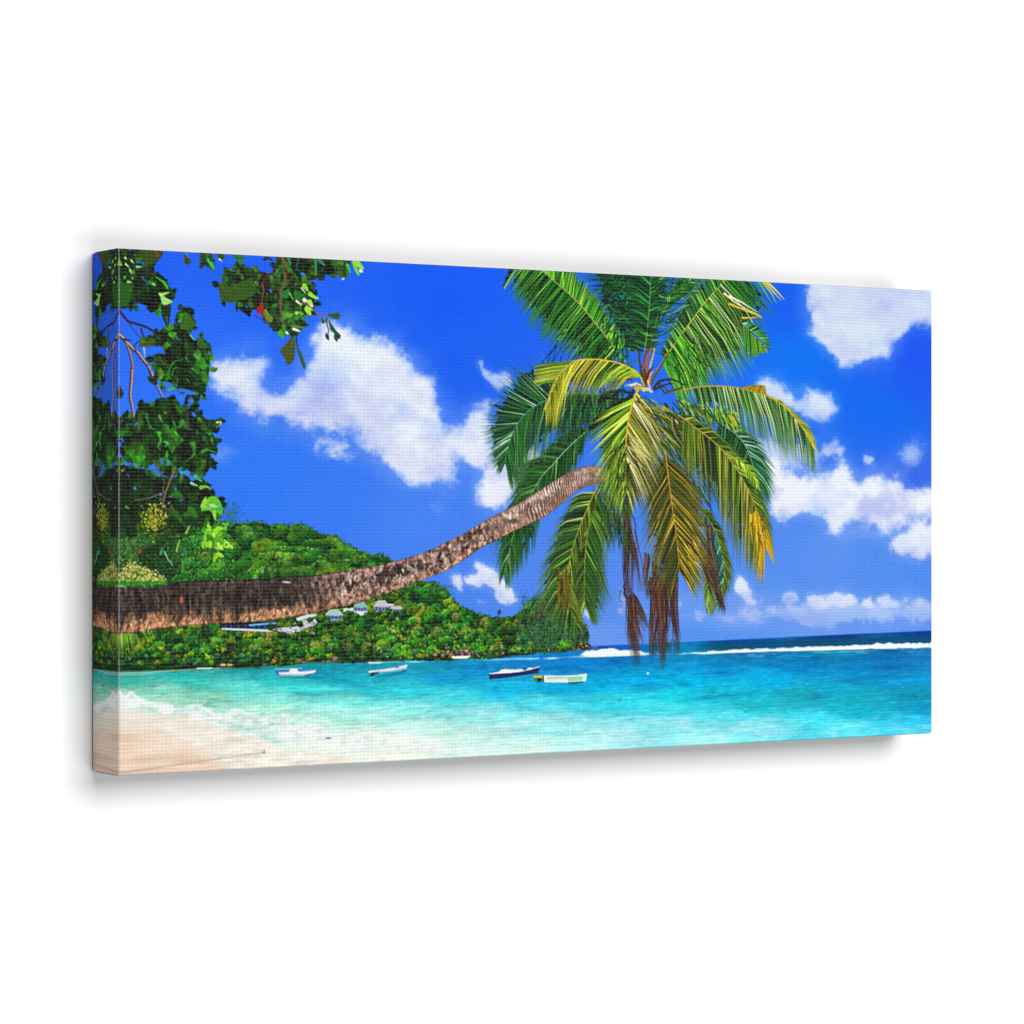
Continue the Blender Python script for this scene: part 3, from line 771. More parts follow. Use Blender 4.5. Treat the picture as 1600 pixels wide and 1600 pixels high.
fill([(574, 1035), (600, 1034.5), (592, 1037.5), (576, 1038)], (236, 242, 240), SEA, alpha=.9)
stroke(P([(592, 1036), (632, 1033.5), (666, 1034)]), 1.2, .6, c255((214, 236, 232)), None, .8)
fill([(632, 1034.5), (648, 1034), (664, 1035), (648, 1036)], (206, 236, 236), SEA, alpha=.8)
BUOY = part('printed_buoy', None, 'tiny white mooring buoy below the hanging fronds')
dab(*art(1012.5, 1052.5), 2.6, 1.7, 0, c255((240, 250, 250)), 1, BUOY)
dab(*art(1288.5, 1050), 2.2, 1.1, 0, c255((30, 120, 110)), .9)
for (x, y, w) in ((1110, 1049, 3), (1054, 1082, 2), (1145, 1094, 2), (968, 1096, 3), (1165, 1113, 3), (1404, 1070, 5), (1250, 1068, 8)):
    dab(*art(x, y), w, .8, 0, c255((12, 90, 120)) if w < 4 else c255((110, 210, 230)), .7)

# ---------------------------------------------------------------- leaning palm
PALM = part('printed_palm_tree', None, 'coconut palm leaning far out over the bay from the left edge')


def mixc(a, b, t):
    return a + (b - a) * t


def frond(rachis, left, right, cols, rib=((150, 130, 50), (190, 180, 90)), n=46, droop=0.0, hang=False, wid=2.3, jitter=.10, ribw=(2.6, .9),
          start=.08, label=None, tipc=None, pid=None, gaps=.0, lean=.0, dark=.3, split=True, under_=(.70, .82)):
    """rachis: traced points from base to tip. left/right: (length px at 25%, 60%, 100% of the rib, angle from the rib in degrees at base, at tip)
    measured looking along the rib from base to tip; hang=True: left/right as seen on the sheet, for ribs that hang down."""
    pid = part('palm_frond', PALM, label) if pid is None else pid
    R = spline(P(rachis), 90)
    T = np.gradient(R, axis=0)
    T /= np.hypot(T[:, 0], T[:, 1])[:, None] + 1e-9
    L = np.concatenate([[0], np.cumsum(np.hypot(*np.diff(R, axis=0).T))])
    jobs = []
    for side, spec in (((1, left), (-1, right)) if hang else ((-1, left), (1, right))):
        if spec is None:
            continue
        l0, l1, l2, a0, a1 = spec[:5]
        pal = spec[5] if len(spec) > 5 else cols
        m = int(n * 2.3)
        for k in range(m):
            f = start + (1 - start) * (k + rng.uniform(-.4, .4)) / m
            f = min(max(f, 0), 1)
            if rng.uniform() < gaps:
                continue
            i = min(int(f * 89), 89)
            ln = np.interp(f, [0, .25, .6, 1], [l0 * .7, l0, l1, l2]) * rng.uniform(1 - jitter * 1.6, 1 + jitter) * 1.36
            an = math.radians(np.interp(f, [0, 1], [a0, a1]) + rng.normal(0, 3.5))
            t = T[i]
            th = math.atan2(t[1], t[0]) + side * an
            d = np.array([math.cos(th), math.sin(th)])
            p0 = R[i]
            p1 = p0 + d * ln * .5 + np.array([lean, droop * .2]) * ln * .5
            p2 = p0 + d * ln * .93 + np.array([lean * 1.6, droop]) * ln * .9
            jobs.append((side, f, p0, p1, p2, pal, ln))
    if under_[0] > 0:                    # shaded depth of the frond behind its lit leaflets
        for sd in (-1, 1):
            js = [j for j in jobs if j[0] == sd]
            if len(js) < 8:
                continue
            tips = []
            for _, f, p0, p1, p2, pal, ln in js:
                w_ = under_[0] * rng.uniform(.86, 1.1)
                tips.append(p0 + (p1 - p0) * min(1, w_ * 2) + (p2 - p1) * max(0, w_ * 2 - 1))
            hull = np.vstack([[j[2] for j in js], tips[::-1]])
            r_ = cover(hull, FINE)
            if r_ is None:
                continue
            dkc = np.mean([c255(c) for c in js[0][5][0]], axis=0) * .62
            st_ = (.75 + .6 * fbm(7, 7, 300 + len(PARTS) + sd, 3)[r_[0], r_[1]])[..., None]
            put((r_[0], r_[1]), r_[2] * under_[1], np.clip(dkc * st_, 0, 1), pid)
    rng.shuffle(jobs)
    under = int(len(jobs) * .45)
    for q_, (side, f, p0, p1, p2, pal, ln) in enumerate(jobs):
        r = rng.uniform() * (dark * 1.35) if q_ < under else rng.uniform(dark * .55, 1)
        if r < dark:
            c = pick(pal[0])
        elif r < .82:
            c = pick(pal[1]) * 1.12
        else:
            c = pick(pal[2]) * 1.12
        c = np.clip(c * rng.uniform(.72, 1.16), 0, 1)
        ct = mixc(c, pick(pal[2]), .35)
        if tipc is not None and f > tipc[0]:
            c = mixc(c, c255(tipc[1]), min(1, (f - tipc[0]) / (1 - tipc[0]) * 1.5) * rng.uniform(.5, 1))
            ct = c
        w = wid * 1.0 * rng.uniform(.75, 1.2)
        q = [p0, p1, p2]
        stroke(q, w, .45, c, pid, 1.0, ct)
        if split and rng.uniform() < .5:       # pale midrib or sheen on the leaflet
            stroke([p0, p1, mixc(p1, p2, .6)], .7, .3, np.clip(c * 1.35 + .05, 0, 1), None, .55)
    stroke(R, ribw[0], ribw[1], c255(rib[0]), pid, 1, c255(rib[1]))
    stroke(R + [0, -.7], ribw[0] * .4, .3, np.clip(c255(rib[1]) * 1.12, 0, 1), None, .6)
    return pid


DK = [(10, 38, 14), (12, 46, 18), (8, 30, 16), (18, 56, 20)]
MD = [(28, 92, 28), (40, 116, 32), (22, 78, 30), (54, 126, 36)]
LT = [(110, 190, 50), (140, 206, 70), (90, 176, 50), (160, 214, 100)]
G_FRESH = (DK, MD, LT)
G_BRIGHT = ([(26, 86, 24), (20, 70, 22), (40, 110, 30)], [(76, 170, 40), (92, 184, 44), (64, 150, 38)], [(150, 212, 60), (170, 222, 84), (130, 204, 50)])
G_DEEP = ([(6, 34, 20), (10, 44, 22), (8, 30, 18)], [(14, 66, 30), (18, 82, 38), (12, 58, 32)], [(36, 120, 50), (50, 136, 60), (30, 104, 60)])
G_YEL = ([(58, 74, 18), (48, 68, 18), (84, 80, 26)], [(140, 148, 34), (172, 166, 50), (128, 140, 34)], [(214, 206, 60), (224, 216, 104), (196, 196, 50)])
G_TAN = ([(34, 50, 14), (48, 58, 18), (26, 42, 14)], [(120, 124, 40), (142, 134, 60), (100, 116, 34)], [(208, 196, 120), (226, 212, 150), (190, 176, 70)])
G_LIME = ([(36, 76, 16), (54, 100, 22), (24, 58, 16)], [(120, 172, 34), (144, 190, 44), (100, 156, 32)], [(190, 216, 70), (206, 226, 100), (176, 206, 60)])
G_TEAL = ([(8, 38, 20), (12, 50, 22), (10, 42, 30)], [(26, 86, 36), (36, 102, 42), (22, 76, 44)], [(110, 176, 140), (140, 196, 170), (80, 150, 100)])
G_OLIVE = ([(24, 44, 12), (32, 50, 14), (18, 38, 14)], [(60, 94, 24), (76, 104, 28), (52, 84, 24)], [(130, 150, 44), (150, 158, 60), (110, 136, 40)])
G_BRONZE = ([(34, 38, 12), (44, 46, 16), (24, 32, 12)], [(86, 88, 26), (112, 102, 30), (70, 78, 24)], [(204, 168, 44), (216, 184, 60), (180, 150, 40)])
G_AGED = ([(26, 34, 12), (36, 42, 14), (20, 28, 10)], [(60, 72, 22), (80, 84, 26), (50, 64, 20)], [(150, 136, 40), (176, 150, 44), (120, 116, 36)])
G_DRY = ([(60, 28, 22), (50, 24, 22), (74, 36, 26)], [(92, 46, 34), (80, 40, 32), (106, 56, 40)], [(140, 84, 60), (126, 70, 54), (116, 64, 44)])

WA = (760, 410, 6.1538)
WB = (980, 420, 5.0)
WC = (750, 640, 4.2105)
WD = (930, 600, 5.3333)
WE = (930, 780, 5.7143)


def mass(pts, col, pid, jig=FINE, alpha=1.0):
    fill(pts, col, pid, jig=jig, alpha=alpha)


# far fronds behind the crown
BACK = part('palm_frond', PALM, 'shaded fronds at the back of the crown, cut by the top edge')
mass(Z([(1040, 60), (1120, 200), (1110, 330), (1150, 430), (1210, 520), (1260, 640), (1330, 800), (1420, 860), (1500, 800), (1590, 700), (1660, 560), (1700, 300), (1700, 60)], *WA), (8, 36, 24), BACK, (LOBED[0] * 1.2, LOBED[1] * 1.2))
frond(Z([(1480, 900), (1420, 700), (1340, 450), (1260, 250), (1180, 40), (1150, -30)], *WA), (46, 52, 30, 70, 60), (40, 46, 30, 70, 60), G_DEEP, n=40, droop=.1, wid=2.6, pid=BACK, under_=(0, 0), rib=((30, 80, 40), (40, 100, 50)))
for i in range(240):
    a0, b0 = art(rng.uniform(935, 1008), rng.uniform(428, 560))
    th = rng.normal(.25, .25) if rng.uniform() < .7 else rng.normal(2.5, .3)
    ln = rng.uniform(14, 34)
    if idm[min(max(int(b0), 0), AH - 1), min(int(a0), AW - 1)] == BACK:
        stroke([(a0, b0), (a0 + math.cos(th) * ln, b0 + math.sin(th) * ln)], 2.2, .6, pick([(8, 32, 20), (14, 52, 28), (24, 84, 36), (40, 110, 44), (6, 24, 18), (70, 120, 60)]), BACK, .9)
for i in range(26):
    a0, b0 = art(rng.uniform(945, 1000), rng.uniform(460, 540))
    dab(a0, b0, rng.uniform(2, 5), rng.uniform(.8, 1.6), rng.uniform(-.2, .6), pick([(30, 110, 190), (40, 120, 200), (60, 130, 180)]), .75)
frond(Z([(620, 60), (440, 40), (300, 50), (180, 240)], *WA), None, (14, 20, 6, 70, 40), G_DEEP, n=10, droop=.3, ribw=(1, .6), label='stray frond tip at the top edge left of the crown')
stroke(P(Z([(280, 66), (230, 140), (170, 245)], *WA)), 4.5, 2, c255((92, 160, 70)), None, 1, c255((170, 206, 120)))
stroke(P(Z([(340, 72), (290, 130), (210, 200)], *WA)), 1.6, .8, c255((40, 120, 130)), None, .8)
STRAY = part('palm_frond', PALM, 'dark leaflet tips hanging from the top edge left of the crown')
for (x, y, l) in ((400, 80, 260), (415, 100, 300), (430, 90, 330), (450, 110, 300), (468, 140, 300), (495, 230, 250), (510, 240, 260), (525, 230, 270), (540, 260, 220)):
    stroke(P(Z([(x, y), (x + 6, y + l * .6), (x + 16, y + l)], *WA)), 5.5, .6, pick([(14, 40, 26), (24, 60, 30), (18, 50, 44)]), STRAY)
for i in range(14):
    a0, b0 = art(*Z([(rng.uniform(395, 540), rng.uniform(180, 420))], *WA)[0])
    dab(a0, b0, .9, 3, 0, pick([(60, 110, 50), (90, 120, 60)]), .7)

# F6 dark frond behind the trunk
F6 = frond(Z([(740, 110), (600, 230), (480, 360), (400, 450), (330, 570), (260, 700), (210, 860), (160, 1080)], *WC), (44, 60, 20, 40, 22), (40, 62, 16, 48, 20),
           ([(8, 34, 16), (12, 44, 18)], [(20, 66, 26), (28, 80, 28)], [(60, 120, 50), (90, 140, 70)]), rib=((90, 130, 80), (110, 150, 100)), n=64, droop=.42, wid=3.0,
           label='dark frond hanging behind the trunk')
frond(Z([(740, 110), (600, 230), (480, 360), (400, 450), (330, 570)], *WC), (40, 44, 26, 44, 30), (34, 56, 30, 62, 40),
      ([(8, 34, 16), (12, 44, 18)], [(20, 66, 26), (28, 80, 28)], [(54, 110, 50), (80, 130, 60)]), rib=((120, 150, 110), (150, 176, 140)), n=56, droop=.25, wid=2.8, pid=F6)

# F5 left frond, dark with pale leaflet edges
F5 = frond([(1000, 628), (950, 618), (900, 615), (862, 622), (828, 640), (805, 668), (793, 700), (789, 722)], None, (56, 64, 24, 74, 26),
           ([(8, 36, 16), (14, 48, 18), (10, 42, 24)], [(30, 88, 32), (44, 104, 36), (24, 76, 40)], [(84, 146, 70), (110, 166, 110)]), rib=((40, 110, 90), (90, 160, 150)),
           hang=True, n=74, droop=.5, wid=2.4, label='left frond with a bluish rib and drooping leaflets')
frond([(905, 612), (862, 622), (828, 640), (805, 668), (793, 700), (789, 722)], (72, 52, 20, 72, 20), None,
      ([(8, 36, 16), (12, 44, 18)], [(26, 84, 34), (40, 100, 40)], [(140, 190, 140), (170, 206, 170), (110, 170, 90)]), rib=((40, 110, 90), (90, 160, 150)), hang=True, n=64, droop=-.02, wid=2.2, pid=F5, dark=.42)
for i in range(60):                      # hanging leaflets seen against the sky
    x = rng.uniform(872, 935)
    y = rng.uniform(636, 650)
    stroke(P([(x, y), (x + rng.normal(0, 1.5), y + rng.uniform(32, 52))]), 1.5, .5, pick([(16, 60, 40), (24, 76, 44), (40, 100, 70), (20, 60, 60)]), F5)

# F1 upper-left frond
F1 = frond(Z([(1330, 950), (1230, 820), (1150, 710), (1000, 520), (870, 370), (740, 250), (600, 130), (480, 30), (400, -30)], *WA), (58, 72, 44, 92, 76, G_FRESH), (28, 42, 38, 78, 58, G_BRIGHT), G_FRESH,
           rib=((170, 160, 80), (150, 160, 80)), n=88, droop=.10, wid=2.5, label='large green frond rising to the upper left', dark=.34)
frond(Z([(1280, 880), (1150, 710), (1000, 520), (870, 370), (740, 250), (600, 130), (480, 30)], *WA), (54, 70, 46, 92, 78, (DK, MD, [(90, 180, 60), (120, 200, 70)])), None, G_FRESH,
      rib=((170, 160, 80), (150, 160, 80)), n=60, droop=.12, wid=2.0, pid=F1, ribw=(2.2, 1.6))

# F2 upright central frond
F2 = frond(Z([(135, 660), (150, 540), (165, 400), (176, 250), (185, 60), (190, 0)], *WB), (30, 46, 40, 74, 56, G_DEEP), (22, 38, 40, 70, 54, G_DEEP), G_DEEP, rib=((110, 130, 50), (110, 150, 70)), n=74,
           droop=.18, wid=2.8, label='deep green upright frond in the middle of the crown')
frond(Z([(260, 380), (330, 250), (420, 150), (520, 60)], *WB), (14, 22, 14, 50, 40), (14, 26, 20, 50, 40), (DK, [(30, 110, 50), (50, 140, 60), (20, 100, 90)], LT), n=26, droop=.05, wid=1.8, pid=F2, ribw=(1, .5))
for i in range(60):
    a0, b0 = art(*Z([(rng.uniform(200, 460), rng.uniform(70, 480))], *WB)[0])
    th = rng.normal(-.35, .3)
    stroke([(a0, b0), (a0 + math.cos(th) * rng.uniform(10, 26), b0 + math.sin(th) * rng.uniform(10, 26))], 1.8, .5, pick([(20, 84, 44), (40, 120, 50), (90, 160, 70), (14, 60, 40), (140, 190, 110)]), F2, .9)

# F3 upper-right frond
F3 = frond(Z([(190, 890), (250, 780), (300, 680), (370, 590), (440, 490), (520, 380), (600, 270), (680, 180), (760, 90), (840, -10)], *WB), (14, 34, 34, 84, 70, (DK, [(50, 120, 40), (80, 150, 50), (40, 100, 60)], LT)),
           (52, 98, 84, 102, 84, G_FRESH), G_FRESH, rib=((150, 140, 50), (170, 180, 70)), n=84, droop=.12, wid=2.8, start=.22, label='broad frond sweeping to the upper right with pale streaks', dark=.36)
frond(Z([(300, 680), (370, 590), (440, 490), (520, 380), (600, 270), (680, 180), (760, 90)], *WB), None, (52, 98, 86, 102, 84, ([(20, 70, 20), (14, 54, 20)], [(90, 160, 44), (110, 176, 50)], [(216, 226, 160), (230, 236, 190), (190, 214, 90)])), G_FRESH,
      rib=((160, 146, 50), (180, 190, 80)), n=50, droop=.25, wid=2.0, pid=F3, dark=.3)
frond(Z([(230, 800), (300, 690), (370, 590), (430, 500)], *WB), None, (56, 66, 74, 112, 96, G_BRIGHT), G_BRIGHT, n=44, droop=.42, wid=2.8, pid=F3, start=.22, dark=.5)
for (p, c) in (([(1030, 100), (1080, 180), (1130, 268)], (84, 170, 50)), ([(1080, 104), (1140, 170), (1200, 240)], (222, 190, 30)), ([(1100, 102), (1170, 170), (1228, 236)], (232, 206, 70)), ([(1000, 104), (1050, 190), (1085, 285)], (50, 130, 60)),
               ([(960, 104), (1010, 190), (1050, 290)], (40, 110, 50)), ([(1060, 102), (1130, 190), (1165, 262)], (150, 190, 40)), ([(920, 110), (980, 190), (1030, 270)], (24, 84, 40)), ([(880, 110), (950, 200), (1000, 280)], (30, 96, 40)),
               ([(760, 190), (860, 270), (1000, 350)], (220, 206, 150)), ([(800, 210), (900, 260), (1010, 330)], (232, 224, 180)), ([(800, 270), (920, 320), (1050, 370)], (216, 176, 60)), ([(960, 330), (1010, 350), (1055, 380)], (226, 190, 50)),
               ([(900, 380), (960, 380), (1040, 370)], (190, 160, 60))):
    stroke(P(Z(p, *WB)), 4.2, 1.2, c255(c), F3)
    stroke(P(Z([(a + 6, b + 2) for a, b in p], *WB)), 1.0, .4, np.clip(c255(c) * 1.25, 0, 1), None, .7)
F3C = frond(Z([(880, 400), (930, 450), (1000, 500), (1050, 550), (1095, 610)], *WB), (16, 20, 10, 62, 24), None, (DK, [(50, 130, 60), (40, 120, 80)], [(120, 190, 150), (100, 180, 70)]), n=26, droop=.0, wid=2.2,
            label='small side frond at the right of the crown', ribw=(1.4, .6))
for i in range(46):
    x = 905 + i * 4.0
    L_ = np.interp(i, [0, 12, 28, 46], [210, 230, 150, 60])
    stroke(P(Z([(x, 440 + i * 4), (x + 8, 440 + i * 4 + L_ * .5), (x + 14 + rng.normal(0, 6), 440 + i * 3 + L_)], *WB)), 3.2, .8, pick([(30, 90, 30), (80, 160, 40), (120, 176, 40), (20, 70, 30), (150, 160, 50), (60, 150, 60)]), F3C)

GAPC = [(10, 40, 18), (16, 60, 26), (30, 88, 32), (50, 120, 40), (8, 30, 18), (90, 150, 60), (24, 76, 44)]


def early_hatch(n, pts, th, sth, lo, hi, cols, pid):
    pl = np.array(pts, float)
    lo_, hi_ = pl.min(0), pl.max(0)
    for _ in range(n):
        x, y = rng.uniform(lo_[0], hi_[0]), rng.uniform(lo_[1], hi_[1])
        if inside(pl, np.array([x]), np.array([y]))[0]:
            a0, b0 = art(x, y)
            t = rng.normal(th, sth)
            ln = rng.uniform(lo, hi)
            stroke([(a0, b0), (a0 + math.cos(t) * ln * .5, b0 + math.sin(t) * ln * .48), (a0 + math.cos(t) * ln, b0 + math.sin(t) * ln * 1.05)], 2.2, .4, pick(cols), pid, .95)


early_hatch(150, [(1020, 432), (1090, 440), (1060, 500), (1020, 560), (1005, 540)], -.45, .35, 18, 44, GAPC + [(120, 180, 90)], F2)
early_hatch(170, [(880, 500), (975, 545), (985, 590), (930, 590), (880, 575), (850, 570)], 2.1, .3, 18, 44, GAPC, F1)
early_hatch(130, [(950, 470), (1000, 560), (990, 590), (965, 560), (940, 500)], 1.9, .5, 16, 36, GAPC, BACK)
early_hatch(150, [(870, 600), (950, 590), (985, 600), (960, 650), (900, 650), (860, 640)], 1.75, .25, 22, 50, GAPC + [(70, 120, 40)], F5)
early_hatch(120, [(1030, 560), (1090, 520), (1120, 560), (1080, 600), (1040, 600)], 1.1, .3, 18, 44, GAPC + [(110, 170, 50), (60, 150, 60)], F3)

# heart of the crown: sheaths and old stalks
for (p, w0, w1, c) in (([(140, 900), (130, 760), (150, 650), (190, 600)], 5, 2, (110, 62, 34)), ([(160, 900), (150, 760), (175, 660), (205, 610)], 5, 2, (150, 96, 44)), ([(170, 890), (180, 760), (200, 690), (215, 620)], 4, 2, (206, 176, 80)),
                       ([(120, 860), (100, 740), (90, 640)], 4, 2, (60, 60, 34)), ([(190, 890), (250, 780), (330, 650)], 3.6, 2.6, (84, 80, 30)), ([(180, 900), (190, 820), (240, 770)], 3, 1.4, (150, 110, 90)), ([(150, 880), (140, 800), (100, 740)], 3, 1.6, (90, 50, 36)),
                       ([(210, 930), (250, 880), (330, 860), (400, 880), (460, 915)], 4, 2, (60, 44, 36)), ([(220, 940), (280, 910), (360, 890)], 3, 1.2, (40, 34, 30)), ([(290, 970), (350, 950), (430, 930)], 4, 3, (78, 84, 26)),
                       ([(240, 900), (290, 960)], 2.5, 1.5, (50, 40, 34)), ([(250, 890), (330, 960)], 2, 1.2, (60, 50, 40)), ([(320, 870), (370, 940)], 2, 1.2, (60, 50, 40)), ([(180, 930), (160, 860), (200, 800)], 2.2, 1.2, (220, 200, 180)), ([(60, 905), (20, 905), (-20, 912)], 4, 1, (200, 190, 160)),
                       ([(160, 860), (180, 800), (205, 760)], 2, 1, (60, 30, 26)), ([(120, 790), (150, 700), (190, 620)], 1.4, .8, (170, 110, 60))):
    stroke(spline(P(Z(p, *WB)), 16), w0 * 1.2, w1 * 1.1, c255(c), PALM)
# dark old flower stalks left of the heart
for (p, w0, w1, c) in (([(1100, 1310), (1180, 1250), (1290, 1230), (1370, 1250)], 6, 3, (34, 28, 22)), ([(1090, 1330), (1170, 1300), (1270, 1260)], 5, 3, (24, 24, 18)), ([(1050, 1530), (1160, 1430), (1280, 1350), (1400, 1290)], 9, 4, (26, 30, 18)),
                       ([(1000, 1590), (1090, 1520), (1200, 1440)], 7, 7, (30, 34, 16)), ([(1250, 1240), (1260, 1330), (1240, 1420)], 4, 2, (30, 40, 26)), ([(1180, 1260), (1210, 1330), (1190, 1420)], 3, 2, (30, 60, 40)), ([(1240, 1450), (1300, 1380), (1420, 1230)], 7, 5, (30, 50, 20))):
    stroke(spline(P(Z(p, *WA)), 14), w0 * 1.3, w1 * 1.2, c255(c), PALM)
for i in range(70):
    a0, b0 = art(*Z([(rng.uniform(1080, 1400), rng.uniform(1230, 1420))], *WA)[0])
    dab(a0, b0, rng.uniform(1, 3), rng.uniform(.6, 1.4), rng.uniform(0, 3), pick([(24, 30, 22), (40, 60, 30), (30, 120, 60), (20, 60, 30), (50, 40, 34)]), .8)

# F11 frond behind on the right, shaded
F11 = frond(Z([(1000, 250), (1080, 330), (1180, 420), (1250, 510), (1290, 600), (1330, 720), (1350, 820)], *WD), (34, 52, 34, 52, 30), (46, 50, 26, 66, 40), G_TEAL, rib=((90, 130, 110), (120, 170, 110)), n=50, droop=.30, wid=2.6,
            label='shaded frond hanging at the right of the crown')
frond(Z([(1040, 320), (1180, 420), (1250, 510), (1290, 600), (1330, 720), (1350, 820)], *WD), None, (50, 50, 30, 76, 40), (DK, [(14, 56, 36), (20, 70, 30)], [(40, 110, 60), (60, 120, 60)]), rib=((90, 140, 120), (130, 176, 110)), n=44, droop=.25, wid=2.4, pid=F11)

# F12 arching frond on the far right
F12 = frond(Z([(430, 945), (560, 922), (700, 915), (800, 920), (900, 936), (1000, 962), (1100, 992), (1200, 1050), (1300, 1150), (1390, 1270), (1460, 1400)], *WB), None, (44, 70, 30, 88, 22, ([(20, 64, 26), (30, 76, 30), (24, 60, 50)], [(76, 126, 46), (90, 140, 56), (60, 110, 50)], [(190, 208, 140), (170, 196, 110), (206, 214, 170)])), G_FRESH,
            rib=((150, 140, 60), (206, 160, 50)), n=96, droop=.34, wid=2.7, under_=(.5, .75), label='long arching frond on the right with hanging leaflets', gaps=.04, dark=.34)
frond(Z([(1080, 985), (1200, 1050), (1300, 1150), (1390, 1270), (1460, 1400)], *WB), (10, 30, 14, 26, 16, ([(110, 130, 40)], [(170, 180, 60), (150, 170, 50)], [(226, 200, 60), (230, 180, 40)])), None, G_YEL, rib=((190, 160, 50), (206, 160, 50)), n=26, droop=.1, wid=2.6, pid=F12)
mass(Z([(880, 930), (980, 910), (1080, 902), (1095, 985), (1000, 962)], *WB), (170, 140, 40), F12)
for i in range(14):
    stroke(P(Z([(890 + i * 13, 930 + i * 3), (950 + i * 9, 915), (1060 + i * 2, 902 + i * 4)], *WB)), 1.4, .6, pick([(90, 100, 30), (200, 170, 60), (60, 90, 30)]), F12, .8)
# sunlit leaflets between
F13 = part('palm_frond', PALM, 'lime green leaflets under the right arch')
for i in range(190):
    x, y = rng.uniform(400, 860), 0
    y = 1060 + (x - 400) * .22 + rng.normal(0, 34)
    a0, b0 = art(*Z([(x, y)], *WB)[0])
    th = rng.normal(1.1, .35)
    ln = rng.uniform(9, 24)
    stroke([(a0, b0), (a0 + math.cos(th) * ln, b0 + math.sin(th) * ln)], 2.6, .6, pick([(150, 196, 40), (176, 206, 60), (60, 120, 30), (90, 150, 36), (30, 76, 24), (190, 190, 60), (40, 96, 40)]), F13, .95)

# F14 bluish fringe behind the bronze frond, lower right
F14 = frond(Z([(900, 40), (1000, 160), (1080, 300), (1120, 440), (1150, 600), (1140, 760), (1100, 930)], *WE), (26, 34, 18, 50, 26, ([(20, 70, 70), (16, 60, 50)], [(40, 110, 90), (50, 120, 70), (40, 110, 120)], [(150, 200, 190), (170, 200, 90), (120, 190, 160)])),
            (20, 26, 12, 50, 20, G_OLIVE), G_TEAL, hang=True, n=54, droop=.3, wid=2.2, label='bluish frond fringe at the lower right', ribw=(1.2, .6))
frond(Z([(1010, 520), (1010, 650), (1010, 800), (1010, 980)], *WE), (16, 20, 8, 30, 16), (26, 34, 10, 40, 16), (G_OLIVE[0], [(90, 120, 40), (60, 110, 60)], [(176, 176, 60), (150, 180, 120)]), hang=True, n=34, droop=.2, wid=2.2, pid=F14, ribw=(1, .5))

BETWEEN = part('palm_frond', PALM, 'shaded leaflets in the gaps between the hanging fronds')
for i in range(620):
    x, y = rng.uniform(975, 1110), rng.uniform(625, 800)
    if y > 640 + (x - 985) * .3 - 40 and y < 800 - abs(x - 1050) * .6:
        a0, b0 = art(x, y)
        th = rng.normal(.95, .22)
        ln = rng.uniform(26, 60)
        stroke([(a0, b0), (a0 + math.cos(th) * ln, b0 + math.sin(th) * ln)], 2.2, .5, pick([(20, 44, 20), (40, 80, 30), (24, 60, 50), (60, 100, 40), (90, 120, 50), (16, 36, 24), (120, 130, 50), (30, 70, 60)]), BETWEEN, .92)
for i in range(120):
    x, y = rng.uniform(925, 985), rng.uniform(745, 830)
    a0, b0 = art(x, y)
    th = rng.normal(1.4, .3)
    ln = rng.uniform(16, 40)
    stroke([(a0, b0), (a0 + math.cos(th) * ln, b0 + math.sin(th) * ln)], 2.2, .5, pick([(20, 44, 16), (40, 70, 20), (60, 90, 26), (16, 34, 16), (80, 110, 40)]), BETWEEN, .9)

# F7 pair of fronds hanging under the trunk head
F7B = frond(Z([(790, 520), (760, 590), (740, 680), (705, 830), (690, 1000), (686, 1200), (690, 1290)], *WC), (34, 50, 18, 56, 26, G_OLIVE), (44, 62, 24, 60, 28, (G_OLIVE[0], [(34, 84, 28), (50, 96, 28), (28, 74, 30)], [(110, 150, 50), (90, 140, 60)])), G_OLIVE,
             rib=((130, 130, 40), (150, 140, 50)), hang=True, n=78, droop=.30, wid=2.6, label='green frond hanging straight down below the crown', dark=.42)
F7A = frond(Z([(780, 490), (720, 620), (650, 790), (600, 950), (575, 1100), (580, 1250), (640, 1420)], *WC), (48, 66, 18, 66, 26, (DK, [(36, 86, 26), (52, 98, 28)], [(110, 150, 50), (140, 160, 80)])), (24, 32, 16, 36, 24, G_OLIVE), G_OLIVE,
             rib=((150, 140, 60), (150, 140, 50)), hang=True, n=76, droop=.26, wid=2.6, label='olive frond hanging under the trunk, its tip turning brown', dark=.4)
for i in range(80):                      # browning tips
    x = rng.uniform(505, 600)
    y = rng.uniform(1040, 1250)
    stroke(P(Z([(x, y), (x + rng.normal(0, 8), y + rng.uniform(60, 190))], *WC)), 2.2, .6, pick([(126, 96, 30), (96, 84, 26), (70, 70, 20), (150, 116, 40), (50, 64, 20)]), F7A, .9)
for i in range(60):
    f = rng.uniform()
    x, y = 590 + f * 70, 1150 + f * 200
    stroke(P(Z([(x, y), (x + 20 + rng.normal(0, 12), y + rng.uniform(50, 120))], *WC)), 2.2, .5, pick([(100, 120, 36), (130, 140, 60), (70, 96, 30)]), F7A, .9)
for i in range(40):
    x = rng.uniform(820, 940)
    y = rng.uniform(520, 760)
    stroke(P(Z([(x, y), (x + rng.uniform(-6, 40), y + rng.uniform(40, 110))], *WC)), 2.2, .5, pick([(30, 60, 20), (60, 90, 26), (90, 120, 40), (24, 44, 18)]), F7B, .9)

# outer leaflets of the front frond, running on under the right arch
for i in range(150):
    x = rng.uniform(1000, 1062)
    y = 622 + (x - 1000) * .35 + rng.uniform(0, 60)
    a0, b0 = art(x, y)
    th = rng.normal(.72, .12)
    ln = rng.uniform(24, 62)
    stroke([(a0, b0), (a0 + math.cos(th) * ln * .5, b0 + math.sin(th) * ln * .46), (a0 + math.cos(th) * ln, b0 + math.sin(th) * ln * 1.1)], 2.4, .5, pick([(26, 50, 16), (44, 74, 20), (90, 110, 30), (20, 40, 16), (140, 146, 50), (60, 96, 26), (180, 170, 60)]), BETWEEN, .95)

